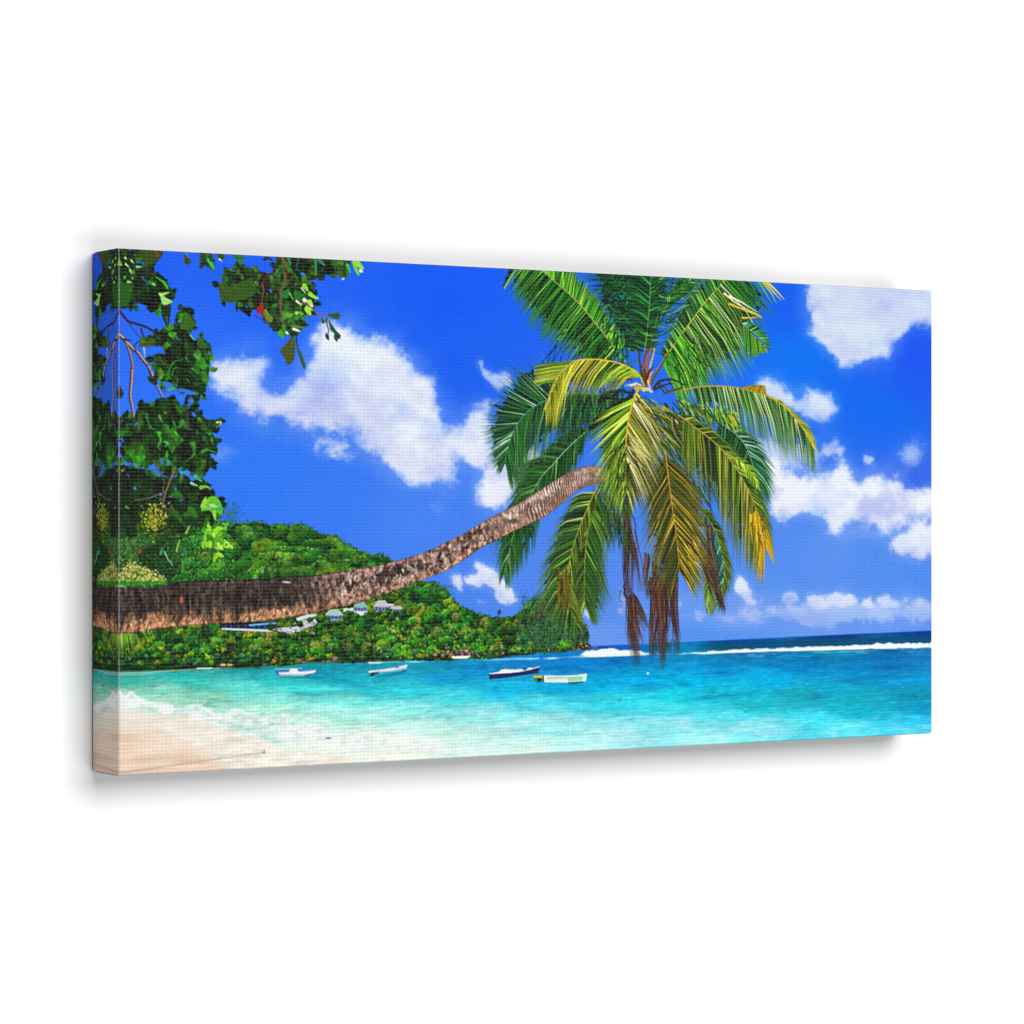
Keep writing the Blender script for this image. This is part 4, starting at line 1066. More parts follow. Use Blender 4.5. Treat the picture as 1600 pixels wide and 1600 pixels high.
# F10 lower-right frond with a golden tip
F10 = frond(Z([(690, 260), (760, 300), (820, 350), (1000, 490), (1100, 600), (1200, 740), (1300, 930), (1370, 1130), (1420, 1360)], *WD), (30, 48, 26, 46, 26, (DK, [(50, 90, 26), (70, 110, 30), (40, 84, 40)], [(150, 160, 50), (120, 150, 50)])),
            (60, 90, 40, 66, 20, (G_OLIVE[0], [(60, 100, 26), (84, 110, 30), (110, 110, 34)], [(150, 160, 60), (160, 140, 50)])), G_OLIVE, rib=((150, 120, 50), (190, 160, 60)), n=96, droop=.40, wid=2.9,
            tipc=(.80, (232, 176, 24)), label='frond hanging at the lower right with a golden yellow tip', dark=.34)
for i in range(40):
    x, y = Z([(rng.uniform(1290, 1390), rng.uniform(1060, 1210))], *WD)[0]
    stroke(P([(x, y), (x + rng.uniform(-2, 4), y + rng.uniform(14, 30))]), 1.9, .6, pick([(232, 180, 20), (240, 196, 40), (216, 150, 20), (170, 150, 30), (120, 110, 24)]), F10)
for i in range(22):
    x, y = Z([(rng.uniform(1380, 1430), rng.uniform(1180, 1300))], *WD)[0]
    stroke(P([(x, y), (x + rng.uniform(-3, 5), y + rng.uniform(10, 20))]), 2.2, .6, pick([(226, 170, 60), (180, 130, 30), (60, 50, 24), (236, 190, 90)]), F10)
early_hatch(90, Z([(1285, 1070), (1370, 1050), (1400, 1180), (1425, 1320), (1340, 1290)], *WD), 1.45, .14, 14, 34, [(226, 172, 24), (200, 150, 26), (236, 194, 50), (120, 104, 24), (70, 70, 20)], F10)
frond(Z([(1150, 620), (1200, 640), (1260, 680), (1320, 760), (1350, 850)], *WD), (10, 14, 8, 50, 30), (14, 18, 8, 60, 30), G_LIME, n=20, droop=.2, wid=2, pid=F10, ribw=(1.2, .6))

# dead brown fronds hanging to the water
def dead(label, paths, w0=6.0, w1=1.0, n=1):
    pid = part('dead_frond', PALM, label)
    for p in paths:
        q = np.array(Z(p, *WE))
        for k in range(n * 4):
            j = q + rng.normal(0, 1.5, (1, 2)) * [1.9, 2.4] + rng.normal(0, .9, q.shape)
            m_ = int(rng.integers(0, max(1, len(j) - 2))) if rng.uniform() < .35 else 0
            stroke(spline(P(j[m_:]), 16), w0 * rng.uniform(.16, .40), w1 * .4, pick([(64, 40, 34), (78, 48, 38), (46, 30, 28), (92, 60, 46), (68, 44, 36), (36, 26, 28), (118, 82, 62), (54, 38, 38), (84, 46, 36)]), pid)
    return pid


D1 = dead('brown dead frond hanging on the left, tip touching the sea line', [
    [(285, 40), (275, 250), (270, 500), (280, 700), (300, 860)], [(300, 60), (300, 300), (290, 520), (296, 720), (320, 870)], [(300, 150), (325, 350), (330, 520), (330, 680), (330, 860)],
    [(310, 150), (345, 380), (350, 480), (370, 600)], [(280, 200), (285, 400), (275, 600), (280, 780)], [(320, 300), (350, 420), (380, 600), (405, 810)],
    [(275, 780), (280, 850), (310, 890), (330, 870)], [(310, 880), (315, 1000), (318, 1150), (345, 1340), (370, 1520)], [(320, 860), (330, 1000), (335, 1180), (360, 1380), (385, 1500)],
    [(310, 900), (308, 1060), (312, 1200), (345, 1400)], [(330, 880), (370, 980), (420, 1090), (480, 1180)], [(330, 900), (360, 1060), (400, 1200), (440, 1290)], [(340, 860), (390, 960), (440, 1060), (470, 1140)],
    [(325, 900), (345, 1060), (375, 1190), (400, 1300)], [(320, 920), (340, 1120), (372, 1300), (400, 1420)]], 6.0, .7, 3)
D2 = dead('thick bundle of dead brown fronds under the middle of the crown', [
    [(530, 560), (520, 760), (510, 900), (505, 1100), (500, 1300), (498, 1440)], [(560, 640), (545, 800), (530, 960), (515, 1200), (510, 1400)], [(600, 700), (590, 860), (570, 1060), (530, 1260), (525, 1400)],
    [(560, 700), (575, 900), (590, 1100), (590, 1300), (605, 1530)], [(600, 740), (610, 940), (620, 1120), (605, 1300), (608, 1500)], [(630, 740), (630, 900), (640, 1080), (620, 1260), (610, 1440)],
    [(540, 700), (560, 900), (575, 1100), (580, 1280), (595, 1420)], [(690, 730), (680, 860), (690, 1000), (720, 1160), (745, 1330)], [(720, 720), (720, 900), (730, 1060), (735, 1200), (745, 1300)],
    [(660, 740), (665, 860), (680, 1000), (715, 1140), (730, 1280)], [(700, 740), (700, 900), (705, 1000), (725, 1180)], [(500, 740), (480, 850), (490, 900)], [(470, 520), (455, 700), (450, 800), (460, 880)]], 7.5, .7, 3)
for i in range(70):
    x = rng.uniform(498, 750)
    y = rng.uniform(1240, 1330)
    stroke(P(Z([(x, y), (x + rng.normal(0, 10), y + rng.uniform(40, 170))], *WE)), 1.2, .3, pick([(60, 44, 40), (80, 60, 50), (50, 60, 60)]), D2, .8)
D3 = dead('brown dead leaf bundle behind the bronze frond on the right', [
    [(960, 380), (990, 480), (1040, 620), (1080, 760), (1110, 880), (1160, 980)], [(1000, 300), (1030, 420), (1060, 560), (1090, 700), (1110, 840), (1150, 960)], [(980, 480), (1020, 560), (1060, 700), (1090, 860), (1120, 930)],
    [(1010, 240), (1020, 340), (1030, 460), (1060, 580)], [(960, 560), (1000, 660), (1050, 800), (1070, 900)], [(950, 420), (970, 560), (1010, 680), (1060, 760)], [(1100, 860), (1140, 950), (1150, 1030)]], 7, .8, 3)

# F9 bronze frond hanging at the front
F9 = part('palm_frond', PALM, 'bronze and yellow frond hanging at the front, lowest of the living ones')
frond(Z([(585, 560), (595, 640), (608, 760), (622, 860), (640, 1000), (662, 1150), (680, 1290), (692, 1420), (704, 1560)], *WD), (70, 84, 40, 50, 26, G_AGED), (78, 88, 44, 52, 30, G_BRONZE), G_BRONZE,
      rib=((190, 130, 40), (200, 150, 50)), hang=True, n=84, droop=.12, wid=2.5, pid=F9, dark=.42)
for i in range(22):
    x, y = Z([(rng.uniform(720, 880), rng.uniform(1300, 1500))], *WD)[0]
    stroke(P([(x, y), (x + rng.uniform(8, 15), y + rng.uniform(10, 18))]), 1.9, .7, pick([(224, 190, 30), (206, 160, 30), (160, 140, 30), (110, 100, 24), (232, 210, 80)]), F9)

hatch_pts = [(935, 748), (985, 740), (985, 850), (955, 840), (940, 800)]
early_hatch(150, hatch_pts, 1.5, .25, 20, 50, [(20, 44, 16), (40, 70, 20), (60, 90, 26), (16, 34, 16), (80, 110, 40), (30, 64, 30)], BETWEEN)

# trunk
st = np.array([(-40, 900, 960), (100, 912, 985), (146, 915, 980), (165, 917, 988), (185, 918, 992), (200, 917, 991), (230, 913, 986.5), (260, 910, 981.5), (300, 908, 978), (340, 906, 975.5), (400, 904.5, 972), (440, 902.5, 967), (480, 900.5, 960), (510, 897, 954),
               (540, 892, 948), (570, 887, 939.5), (600, 881, 930), (625, 875, 920), (650, 868, 911), (675, 858, 901), (700, 846.5, 890), (725, 833, 874), (750, 818, 857), (775, 805, 844), (800, 792, 831.5), (825, 777, 820), (850, 761, 808),
               (875, 745, 789), (900, 732.5, 768), (915, 728.5, 760), (930, 727.5, 756), (945, 730, 752), (958, 734, 748)], float)
top_ = spline(P(st[:, [0, 1]]), 260)
bot_ = spline(P(st[:, [0, 2]]), 260)
poly = np.vstack([top_, bot_[::-1]])
r = cover(poly, (JX * .06, JY * .10))
ys_, xs_, al = r
gy, gx = np.mgrid[ys_, xs_]
yt = np.interp(gx + .5, top_[:, 0], top_[:, 1])
yb = np.interp(gx + .5, bot_[:, 0], bot_[:, 1])
tt = np.clip((gy + .5 - yt) / np.maximum(yb - yt, 1), 0, 1).astype(np.float32)
mid = (top_ + bot_) / 2
slope = np.gradient(mid[:, 1]) / np.gradient(mid[:, 0])
sl_ = np.interp(gx, mid[:, 0], slope)
along = gx + (tt - .5) * (yb - yt) * sl_ * .8 + (fbm(40, 40, 60, 4)[ys_, xs_] - .5) * 12
Lc = np.interp(gx, [0, 400, 800, 1080], [0, 400, 860, 1250])
along = along + (Lc - gx)
rr = np.random.default_rng(61)


def trunk_noise(ps, pt, seed, octv=5, gain=.62):
    o = np.zeros(gx.shape, np.float32)
    tot, amp = 0, 1.0
    rgen = np.random.default_rng(seed)
    for k in range(octv):
        tab = rgen.random((1 + int(60 / pt) + 4, int(2600 / ps) + 8)).astype(np.float32)
        u = (along + 300) / ps
        v = tt * 60 / pt
        ui, vi = u.astype(int), v.astype(int)
        fu, fv = u - ui, v - vi
        fu, fv = fu * fu * (3 - 2 * fu), fv * fv * (3 - 2 * fv)
        vi = np.clip(vi, 0, tab.shape[0] - 2)
        ui = np.clip(ui, 0, tab.shape[1] - 2)
        o += amp * ((tab[vi, ui] * (1 - fu) + tab[vi, ui + 1] * fu) * (1 - fv) + (tab[vi + 1, ui] * (1 - fu) + tab[vi + 1, ui + 1] * fu) * fv)
        tot += amp
        amp *= gain
        ps, pt = max(ps / 2, 1.1), max(pt / 2, 1.6)
    return o / tot


X_ = TX[ys_, xs_]
n1 = trunk_noise(16, 26, 62)
n2 = trunk_noise(5, 22, 63, 3)
n3 = trunk_noise(40, 30, 64)
n4 = trunk_noise(9, 12, 65, 4)
fibre = trunk_noise(3.2, 30, 66, 2)
far = smooth(440, 560, X_)                       # bark turns paler and pinker away from the root end
head = smooth(740, 830, X_)
lowedge = smooth(.60, .92, tt + (n1 - .5) * .55 * (1 - far * .4))
dark = c255((58, 48, 42)) + (n2 - .5)[..., None] * c255((80, 70, 64)) + (fibre - .5)[..., None] * c255((60, 54, 50))
pinkb = c255((150, 116, 104)) + (n4 - .5)[..., None] * c255((150, 132, 124)) + (fibre - .5)[..., None] * .2
base = dark + far[..., None] * (pinkb - dark)
blk = smooth(.52, .62, n3 * .5 + n1 * .5) * (1 - head * .55) * (.25 + .75 * far)
base = base + (blk * .85)[..., None] * (c255((48, 34, 32)) - base)
lich = smooth(.55, .66, n1) * smooth(.48, .60, n4) * (far * .85 + .06)
base = base + (lich * .85)[..., None] * (c255((224, 208, 196)) - base)
topc = (1 - smooth(.0, .22, tt)) * far
base = base + (topc * .55)[..., None] * (c255((178, 132, 124)) + (n4 - .5)[..., None] * .25 - base)
orange = c255((196, 142, 104)) + (n2 - .5)[..., None] * c255((110, 100, 90)) + (n4 - .5)[..., None] * c255((80, 80, 70))
base = base + (lowedge * (.95 - .45 * far))[..., None] * (orange - base)
# fine paler fibres running across the root end
fl = smooth(.62, .78, n2 * .5 + fibre * .5) * (1 - far) * smooth(.25, .7, tt)
base = base + (fl * .5)[..., None] * (c255((150, 120, 104)) - base)
grey = (1 - smooth(0, .35, tt)) * (1 - far) * smooth(.42, .6, n4)
base = base + (grey * .4)[..., None] * (c255((88, 86, 88)) - base)
# ring scars towards the crown
ph = along / np.interp(X_, [640, 760, 900, 960], [13, 15, 11.5, 9]) + (n3 - .5) * 2.6 + (n1 - .5) * .9
ring = np.abs((ph % 1.0) - .5) * 2
rl = smooth(.42, .86, ring + (n4 - .5) * .9)
hc = c255((218, 190, 174)) + (n4 - .5)[..., None] * .55 + (n2 - .5)[..., None] * .3
hd = c255((80, 52, 44)) + (n2 - .5)[..., None] * .12
faint = smooth(.38, .62, trunk_noise(55, 40, 66, 3))
rl = rl * (.35 + .65 * faint)
hc = hc - ((1 - smooth(.36, .55, trunk_noise(34, 18, 68, 4))) * .18)[..., None]
ringed = hd + (1 - rl)[..., None] * (hc - hd)
shade_low = smooth(.55, 1.0, tt)
ringed = ringed + (shade_low * .55)[..., None] * (c255((150, 104, 84)) - ringed)
ringed = ringed + ((1 - smooth(0, .2, tt)) * .5)[..., None] * (c255((120, 92, 86)) - ringed)
k = (head * (1 - .6 * smooth(.56, .66, n3) * (1 - smooth(800, 840, X_))))[..., None]
base = base + k * (ringed - base)
grain = (np.random.default_rng(67).normal(0, 1, (AH, AW)).astype(np.float32))
grain = (blur(grain, 1) * 3.2)[ys_, xs_]
gm = fbm(5, 6, 68, 3, .7)[ys_, xs_] - .5
spk = smooth(.57, .66, fbm(6, 8, 69, 3, .65)[ys_, xs_])
base = base * (1 + grain * .14 * (1 - .5 * head) + gm * .9 * (1 - .75 * head))[..., None]
base = base + (spk * (.10 + .5 * far) * (1 - head * .9))[..., None] * (c255((206, 186, 172)) - base)
spd = smooth(.56, .64, fbm(5, 9, 70, 3, .65)[ys_, xs_])
base = base + (spd * .55 * (1 - head * .85))[..., None] * (c255((40, 30, 28)) - base)
rim = smooth(.0, .05, tt) * smooth(1.0, .95, tt)
base = base * (.6 + .4 * rim)[..., None]
TRUNK = part('palm_trunk', PALM, 'leaning grey-brown trunk, pale ringed bark towards the crown')
put((ys_, xs_), al, np.clip(base, 0, 1), TRUNK)
dab(*art(283, 938), 3.2, 5.2, .1, c255((176, 96, 56)), .9)
dab(*art(447, 910), 8, 1.6, .08, c255((206, 206, 204)), .8)
for i in range(46):                      # dry husk strips fraying off the underside
    x = rng.uniform(190, 520)
    y = np.interp(x, st[:, 0], st[:, 2])
    stroke(P([(x + rng.uniform(2, 10), y - rng.uniform(8, 20)), (x, y - rng.uniform(-.5, 3))]), 2.4, .8, pick([(206, 150, 110), (180, 122, 84), (222, 172, 130), (150, 98, 70), (120, 80, 60)]), TRUNK, .9)
for i in range(36):                      # green leaflets hanging below the root end
    x = 187 + abs(rng.normal()) * 12
    stroke(P([(x, 991), (x + (x - 186) * .3 + rng.normal(0, 1), 991 + rng.uniform(14, 34))]), 1.2, .5, pick([(120, 176, 40), (150, 200, 60), (90, 150, 40), (176, 200, 80)]), None, .85)
for i in range(16):
    x = rng.uniform(218, 236)
    stroke(P([(x, 986), (x + rng.uniform(3, 8), 986 + rng.uniform(8, 16))]), 1.0, .4, pick([(120, 176, 60), (170, 200, 90)]), None, .8)

# F8 big front frond, sunlit
F8 = part('palm_frond', PALM, 'large golden green frond at the front of the crown')
frond(Z([(360, 40), (330, 110), (300, 200), (278, 300), (265, 400), (256, 520), (252, 620), (248, 720), (246, 860)], *WD), (78, 80, 40, 52, 10, G_LIME), None, G_LIME,
      rib=((214, 176, 30), (190, 170, 60)), hang=True, n=64, droop=.04, wid=2.8, pid=F8, start=.14, dark=.36)
frond(Z([(360, 40), (330, 110), (300, 200), (278, 300), (265, 400), (256, 520), (252, 620), (248, 720), (246, 860)], *WD), None, (84, 80, 36, 74, 16, G_TAN), G_TAN,
      rib=((220, 180, 30), (196, 172, 60)), hang=True, n=80, droop=.12, wid=2.7, pid=F8, start=.04, dark=.38, ribw=(4.2, 1.2))
for i in range(46):                      # leaflets catching the sun
    f = rng.uniform(.3, .95)
    x, y = 262 + rng.uniform(20, 240) * f, 330 + f * 260 + rng.uniform(0, 120)
    ln = rng.uniform(60, 170)
    stroke(P(Z([(x, y), (x + ln * .74, y + ln * .72)], *WD)), 1.5, .5, pick([(236, 226, 150), (226, 206, 110), (240, 232, 180), (206, 190, 90)]), None, .7)
for i in range(70):
    x, y = rng.uniform(330, 640), rng.uniform(70, 330)
    ln = rng.uniform(60, 150)
    if y < 60 + (x - 330) * .9 + 120 and y > (x - 330) * .55 + 40:
        stroke(P(Z([(x, y), (x + ln * .86, y + ln * .5)], *WD)), 2, .5, pick([(40, 64, 16), (90, 110, 30), (140, 140, 50), (30, 50, 16), (190, 170, 60)]), F8, .9)
for (p, c) in (([(645, 290), (660, 330), (690, 400), (735, 500)], (50, 36, 28)), ([(640, 280), (650, 380), (690, 460)], (150, 120, 90)), ([(670, 300), (690, 330)], (210, 190, 170)), ([(660, 300), (690, 380), (730, 480)], (90, 70, 50))):
    stroke(spline(P(Z(p, *WD)), 10), 3.6, 1.6, c255(c), PALM)

# F4 yellow arching frond at the left front
F4 = frond(Z([(1520, 1180), (1450, 1060), (1300, 975), (1100, 932), (930, 930), (830, 958), (730, 1040), (660, 1140), (615, 1250), (565, 1410)], *WA), (46, 64, 20, 58, 24, G_YEL), None, G_YEL,
           rib=((190, 170, 40), (216, 190, 70)), n=86, droop=.36, wid=2.5, label='yellow frond arching over to the left', dark=.3)
frond(Z([(1500, 1120), (1430, 1040), (1300, 975), (1180, 945)], *WA), (30, 40, 44, 30, 50, G_LIME), None, G_LIME, rib=((170, 180, 50), (190, 190, 60)), n=34, droop=.30, wid=3, pid=F4)
for i in range(64):                      # leaflets of the far side fanning left
    f = i / 63
    x0, y0 = mixc(np.array((850, 945)), np.array((655, 1140)), f)
    x1, y1 = mixc(np.array((462, 1000)), np.array((462, 1180)), f) + rng.normal(0, 8, 2)
    stroke(P(Z([(x0, y0), ((x0 + x1) / 2, (y0 + y1) / 2 - 10), (x1, y1)], *WA)), 2.5, .7, pick([(110, 150, 40), (170, 190, 60), (60, 110, 30), (196, 200, 70), (90, 130, 40), (30, 70, 24), (210, 200, 90)]), F4)
for i in range(40):
    f = rng.uniform()
    x, y = 700 - f * 110, 1090 + f * 260
    stroke(P(Z([(x, y), (x + rng.uniform(-90, 20), y + rng.uniform(40, 160))], *WA)), 2, .5, pick([(190, 170, 60), (110, 120, 34), (210, 190, 80), (60, 90, 30)]), F4, .9)
stroke(spline(P(Z([(1450, 1060), (1300, 975), (1100, 932), (930, 930), (830, 958), (730, 1040), (660, 1140), (615, 1250), (565, 1410)], *WA)), 40), 2.6, 1.4, c255((206, 180, 50)), F4)
# leaflets of the front frond lying over the head of the trunk
early_hatch(130, [(955, 690), (985, 690), (985, 760), (968, 775), (955, 740)], 1.9, .22, 20, 48, [(96, 140, 36), (60, 96, 24), (140, 170, 50), (40, 66, 18), (30, 50, 16), (110, 120, 40)], F8)
# knot where the front frond leaves the crown
for (p, w0, w1, c) in (([(1390, 1180), (1440, 1160), (1490, 1180)], 4, 2, (222, 206, 170)), ([(1440, 1210), (1470, 1200), (1520, 1210)], 7, 5, (196, 170, 60)), ([(1510, 1220), (1560, 1215), (1590, 1240)], 6, 4, (206, 200, 140)), ([(1530, 1140), (1550, 1080), (1580, 1020)], 5, 3, (96, 50, 34))):
    stroke(P(Z(p, *WA)), w0 * 1.1, w1 * 1.1, c255(c), PALM)

# ---------------------------------------------------------------- broad-leaved tree at the left
TREE = part('printed_tree', None, 'broad-leaved tree with dark green leaves along the left edge')
W1 = (140, 380, 7.2727)
W2 = (140, 580, 7.2727)
W3 = (140, 760, 5.3333)
W4 = (330, 390, 6.4)
LEAFD = [(16, 44, 16), (22, 54, 18), (14, 36, 16), (28, 62, 20), (20, 30, 16)]
LEAFM = [(30, 84, 24), (38, 96, 28), (46, 104, 30), (34, 74, 22), (56, 96, 26)]
LEAFL = [(70, 160, 40), (96, 190, 50), (60, 176, 60), (120, 200, 70)]


def leaf(x, y, ln, wd, th, col, pid, vein=True, traced=True):
    """broad rounded leaf with a midrib: x, y = its stalk end (traced), ln/wd in dots"""
    a0, b0 = art(x, y) if traced else (x, y)
    t = np.linspace(0, 1, 15)
    prof = np.sin(np.pi * t ** .8) ** .75 * wd / 2
    d = np.array([math.cos(th), math.sin(th)])
    nrm = np.array([-d[1], d[0]])
    bend = (t - .5) ** 2 * rng.normal(0, .35) * ln
    ax = np.array([a0, b0]) + np.outer(t * ln, d) + np.outer(bend, nrm)
    L_ = ax + nrm * (prof * rng.uniform(.9, 1.05))[:, None]
    R_ = ax - nrm * (prof * rng.uniform(.9, 1.05))[:, None]
    col = np.asarray(col, float)
    fill(np.vstack([L_, R_[::-1]]), tuple(col), pid, traced=False)
    fill(np.vstack([ax, R_[::-1]]), tuple(np.clip(col * 1.16 + 2, 0, 255)), pid, traced=False, alpha=.6)
    if vein:
        stroke(ax, 1.0, .5, np.clip(c255(col) * 1.45 + .03, 0, 1), None, .6)
        for f in (.3, .5, .7):
            i = int(f * 14)
            for sgn in (1, -1):
                e = ax[i] + d * ln * .14 + nrm * sgn * prof[i] * .8
                stroke([ax[i], e], .6, .3, np.clip(c255(col) * 1.3 + .02, 0, 1), None, .4)


def leaves(poly, n, lo, hi, cols, pid, win, bias=1.35, spread=.9, keep=True):
    pl = np.array(Z(poly, *win))
    x0, y0 = pl.min(0)
    x1, y1 = pl.max(0)
    c = 0
    while c < n:
        x, y = rng.uniform(x0, x1), rng.uniform(y0, y1)
        c += 1
        if not inside(pl, np.array([x]), np.array([y]))[0]:
            continue
        ln = rng.uniform(lo, hi)
        th = rng.normal(bias, spread)
        if keep and not inside(pl, np.array([x + math.cos(th) * ln * .75]), np.array([y + math.sin(th) * ln * .75]))[0]:
            continue
        leaf(x, y, ln, ln * rng.uniform(.45, .75), th, np.array(cols[int(rng.integers(len(cols)))]) * rng.uniform(.8, 1.15), pid)


def twig(pts, win, w0, w1, col, hi=None, pid=None):
    q = spline(P(Z(pts, *win)), 24)
    stroke(q, w0, w1, c255(col), pid)
    if hi is not None:
        stroke(q + [.4 + w0 * .12, -.2], w0 * .45, w1 * .4, c255(hi), None, .85)


BR = part('printed_branch', TREE, 'bare grey branches against the blue sky')
for (p, win, a, b, c, h) in (
        ([(300, 740), (340, 770), (430, 880), (520, 910), (640, 950), (740, 1010)], W1, 3.6, 3.2, (50, 36, 50), None),
        ([(450, 920), (500, 990), (560, 1060), (600, 1090)], W1, 1.8, 1.4, (70, 56, 90), None), ([(580, 970), (600, 1040), (615, 1090)], W1, 3, 2, (56, 40, 50), None),
        ([(300, 1000), (330, 1030), (400, 1100), (460, 1170), (540, 1240), (600, 1320), (650, 1380), (690, 1480), (720, 1590)], W1, 7, 4, (60, 48, 56), (196, 186, 200)),
        ([(390, 1090), (430, 1100), (470, 1100)], W1, 4, 1, (60, 44, 50), None), ([(660, 1370), (720, 1385), (790, 1385)], W1, 3, 2, (120, 80, 60), None),
        ([(400, 1110), (430, 1190), (465, 1300), (480, 1400), (478, 1500), (475, 1600)], W1, 3.5, 5, (70, 52, 60), (200, 160, 170)),
        ([(475, -20), (470, 100), (460, 200), (455, 290), (475, 390), (490, 480), (497, 540)], W2, 5.5, 4, (74, 54, 60), (216, 176, 186)),
        ([(600, 1090), (540, 1120), (505, 1160), (510, 1200), (550, 1270)], W1, 2.2, 1.2, (60, 46, 70), None), ([(610, 1170), (618, 1240), (625, 1300)], W1, 3, 1.2, (190, 180, 210), None),
        ([(690, 0), (740, 120), (780, 200), (820, 290)], W2, 4, 3, (70, 56, 60), (206, 196, 200)), ([(800, 100), (830, 170), (850, 230)], W2, 3, 2, (84, 60, 90), None)):
    twig(p, win, a, b, c, h, BR)

# leaf masses
M1 = [(280, 45), (480, 70), (520, 170), (500, 210), (560, 262), (625, 255), (600, 170), (568, 62), (822, 78), (805, 165), (760, 200), (700, 240), (700, 310), (830, 370), (900, 480), (948, 600), (938, 660), (850, 705), (790, 700),
      (745, 745), (650, 760), (640, 700), (560, 668), (510, 680), (470, 772), (430, 725), (280, 735)]
M2 = [(980, 780), (1050, 750), (1060, 712), (1085, 715), (1090, 770), (1160, 830), (1198, 900), (1170, 950), (1100, 985), (1150, 1050), (1190, 1110), (1220, 1080), (1260, 1052), (1330, 1110), (1340, 1180), (1290, 1210), (1345, 1290), (1372, 1390), (1340, 1530), (1318, 1620), (1320, 1680),
      (1270, 1710), (1230, 1760), (1222, 1950), (1150, 2000), (1120, 1900), (1170, 1830), (1140, 1660), (1010, 1660), (970, 1490), (920, 1600), (800, 1590), (735, 1620), (720, 1520), (750, 1420), (800, 1400), (718, 1340), (722, 1265), (800, 1250), (890, 1272), (880, 1195), (770, 1160), (640, 1165), (550, 1172), (600, 1105), (700, 1085), (740, 1010),
      (820, 965), (930, 950), (955, 900), (1020, 900), (985, 850)]
M3 = [(280, 555), (325, 500), (370, 560), (480, 565), (530, 520), (525, 430), (600, 420), (720, 405), (708, 360), (790, 345), (850, 320), (930, 280), (1000, 340), (1020, 420), (1080, 380), (1130, 440), (1180, 515), (1270, 512), (1340, 540), (1470, 538), (1485, 590), (1440, 650), (1380, 660), (1310, 640), (1390, 720), (1462, 790),
      (1440, 860), (1380, 880), (1440, 920), (1430, 940), (1290, 935), (1350, 1020), (1350, 1120), (1290, 1180), (1180, 1170), (1100, 1120), (1000, 1050), (930, 1100), (900, 1060), (860, 990), (840, 1110), (790, 1080), (740, 1040), (720, 1030), (640, 1100), (540, 1085), (520, 1030), (400, 1010), (360, 940), (380, 770), (280, 750)]
M4 = [(280, 1090), (325, 1010), (400, 1080), (520, 1090), (640, 1120), (760, 1180), (870, 1260), (900, 1215), (1000, 1215), (1090, 1180), (1150, 1250), (1220, 1200), (1290, 1245), (1390, 1300), (1330, 1410), (1450, 1430), (1510, 1560), (1500, 1640), (1420, 1660), (1380, 1700), (1280, 1730), (1200, 1800), (1120, 1840), (1040, 1900), (980, 1880), (930, 1780), (880, 1700), (830, 1620),
      (740, 1560), (690, 1680), (600, 1740), (540, 1800), (480, 1860), (420, 1800), (360, 1880), (280, 1860)]
for m_, w_ in ((M1, W1), (M2, W1), (M3, W2), (M4, W2)):
    n0 = (fbm(20, 26, 71, 4, .6) - .5)[..., None]
    fill(Z(m_, *w_), np.clip(c255((22, 50, 20)) + n0 * c255((40, 90, 36)), 0, 1), TREE, jig=(LOBED[0] * .45, LOBED[1] * .45))
leaves(M1, 90, 16, 34, LEAFD + LEAFM[:2], TREE, W1)
leaves(M2, 240, 12, 26, LEAFD + LEAFM, TREE, W1)
leaves(M3, 260, 14, 36, LEAFD + LEAFM, TREE, W2)
leaves(M4, 170, 16, 40, [(16, 36, 14), (22, 46, 18), (12, 30, 14), (26, 56, 20), (20, 30, 16)], TREE, W2)
# dark hollows between leaves
hol = np.clip((fbm(15, 20, 72, 4, .6) - .55) * 7, 0, 1) * (idm == TREE)
img += (hol * .72)[..., None] * (c255((18, 22, 14)) - img)


def lf(pts, win, col, pid=None, vein=None):
    q = Z(pts, *win)
    q = spline(q + q[:3], 5 * (len(q) + 3))[2:] if len(q) > 3 else q
    fill(q, col, pid or TREE, jig=(JX * .10, JY * .10))
    if vein:
        stroke(P(Z(vein, *win)), 1.1, .5, np.clip(c255(col) * 1.35 + .04, 0, 1), None, .7)


# small leaves breaking the outline of the masses
def fringe(n, pid, win_x, win_y, cols, lo=8, hi=17):
    m_ = (idm == pid)
    e_ = blur(m_.astype(np.float32), 3)
    cand = np.argwhere((e_ > .35) & (e_ < .75) & (TX > win_x[0]) & (TX < win_x[1]) & (TY > win_y[0]) & (TY < win_y[1]))
    for q_ in cand[rng.choice(len(cand), min(n, len(cand)), replace=False)]:
        ln = rng.uniform(lo, hi)
        leaf(q_[1], q_[0], ln, ln * rng.uniform(.5, .8), rng.uniform(0, 6.283), np.array(cols[int(rng.integers(len(cols)))]) * rng.uniform(.7, 1.1), pid, vein=False, traced=False)


fringe(150, TREE, (190, 345), (380, 860), LEAFD + LEAFM)
lv = fbm(7, 7, 73, 4, .6)
lv2 = fbm(28, 34, 74, 4, .6)
img *= (1 + (idm == TREE) * ((lv - .5) * .9 + (lv2 - .5) * 1.5))[..., None]
# individually traced leaves and the glints on them
lf([(325, 400), (390, 430), (450, 520), (460, 610), (420, 700), (330, 725), (290, 720), (290, 420)], W1, (36, 92, 26), None, [(326, 410), (330, 720)])
lf([(570, 68), (700, 70), (820, 80), (800, 160), (700, 235), (625, 250), (600, 170)], W1, (56, 72, 26), None, [(640, 80), (640, 240)])
lf([(730, 85), (800, 90), (790, 130), (770, 150), (745, 110)], W1, (120, 74, 26))
lf([(325, 165), (345, 180), (368, 240), (325, 245), (290, 240)], W1, (128, 170, 44))
lf([(740, 375), (800, 390), (850, 430), (890, 500), (870, 515), (820, 440)], W1, (48, 178, 48))
lf([(780, 560), (850, 560), (915, 545), (850, 585), (800, 600)], W1, (150, 210, 90))
lf([(800, 575), (850, 610), (940, 655), (900, 680), (840, 705), (810, 640)], W1, (150, 214, 110), None, [(800, 570), (900, 660)])
lf([(660, 420), (720, 445), (748, 465), (735, 488), (690, 470)], W1, (60, 130, 50))
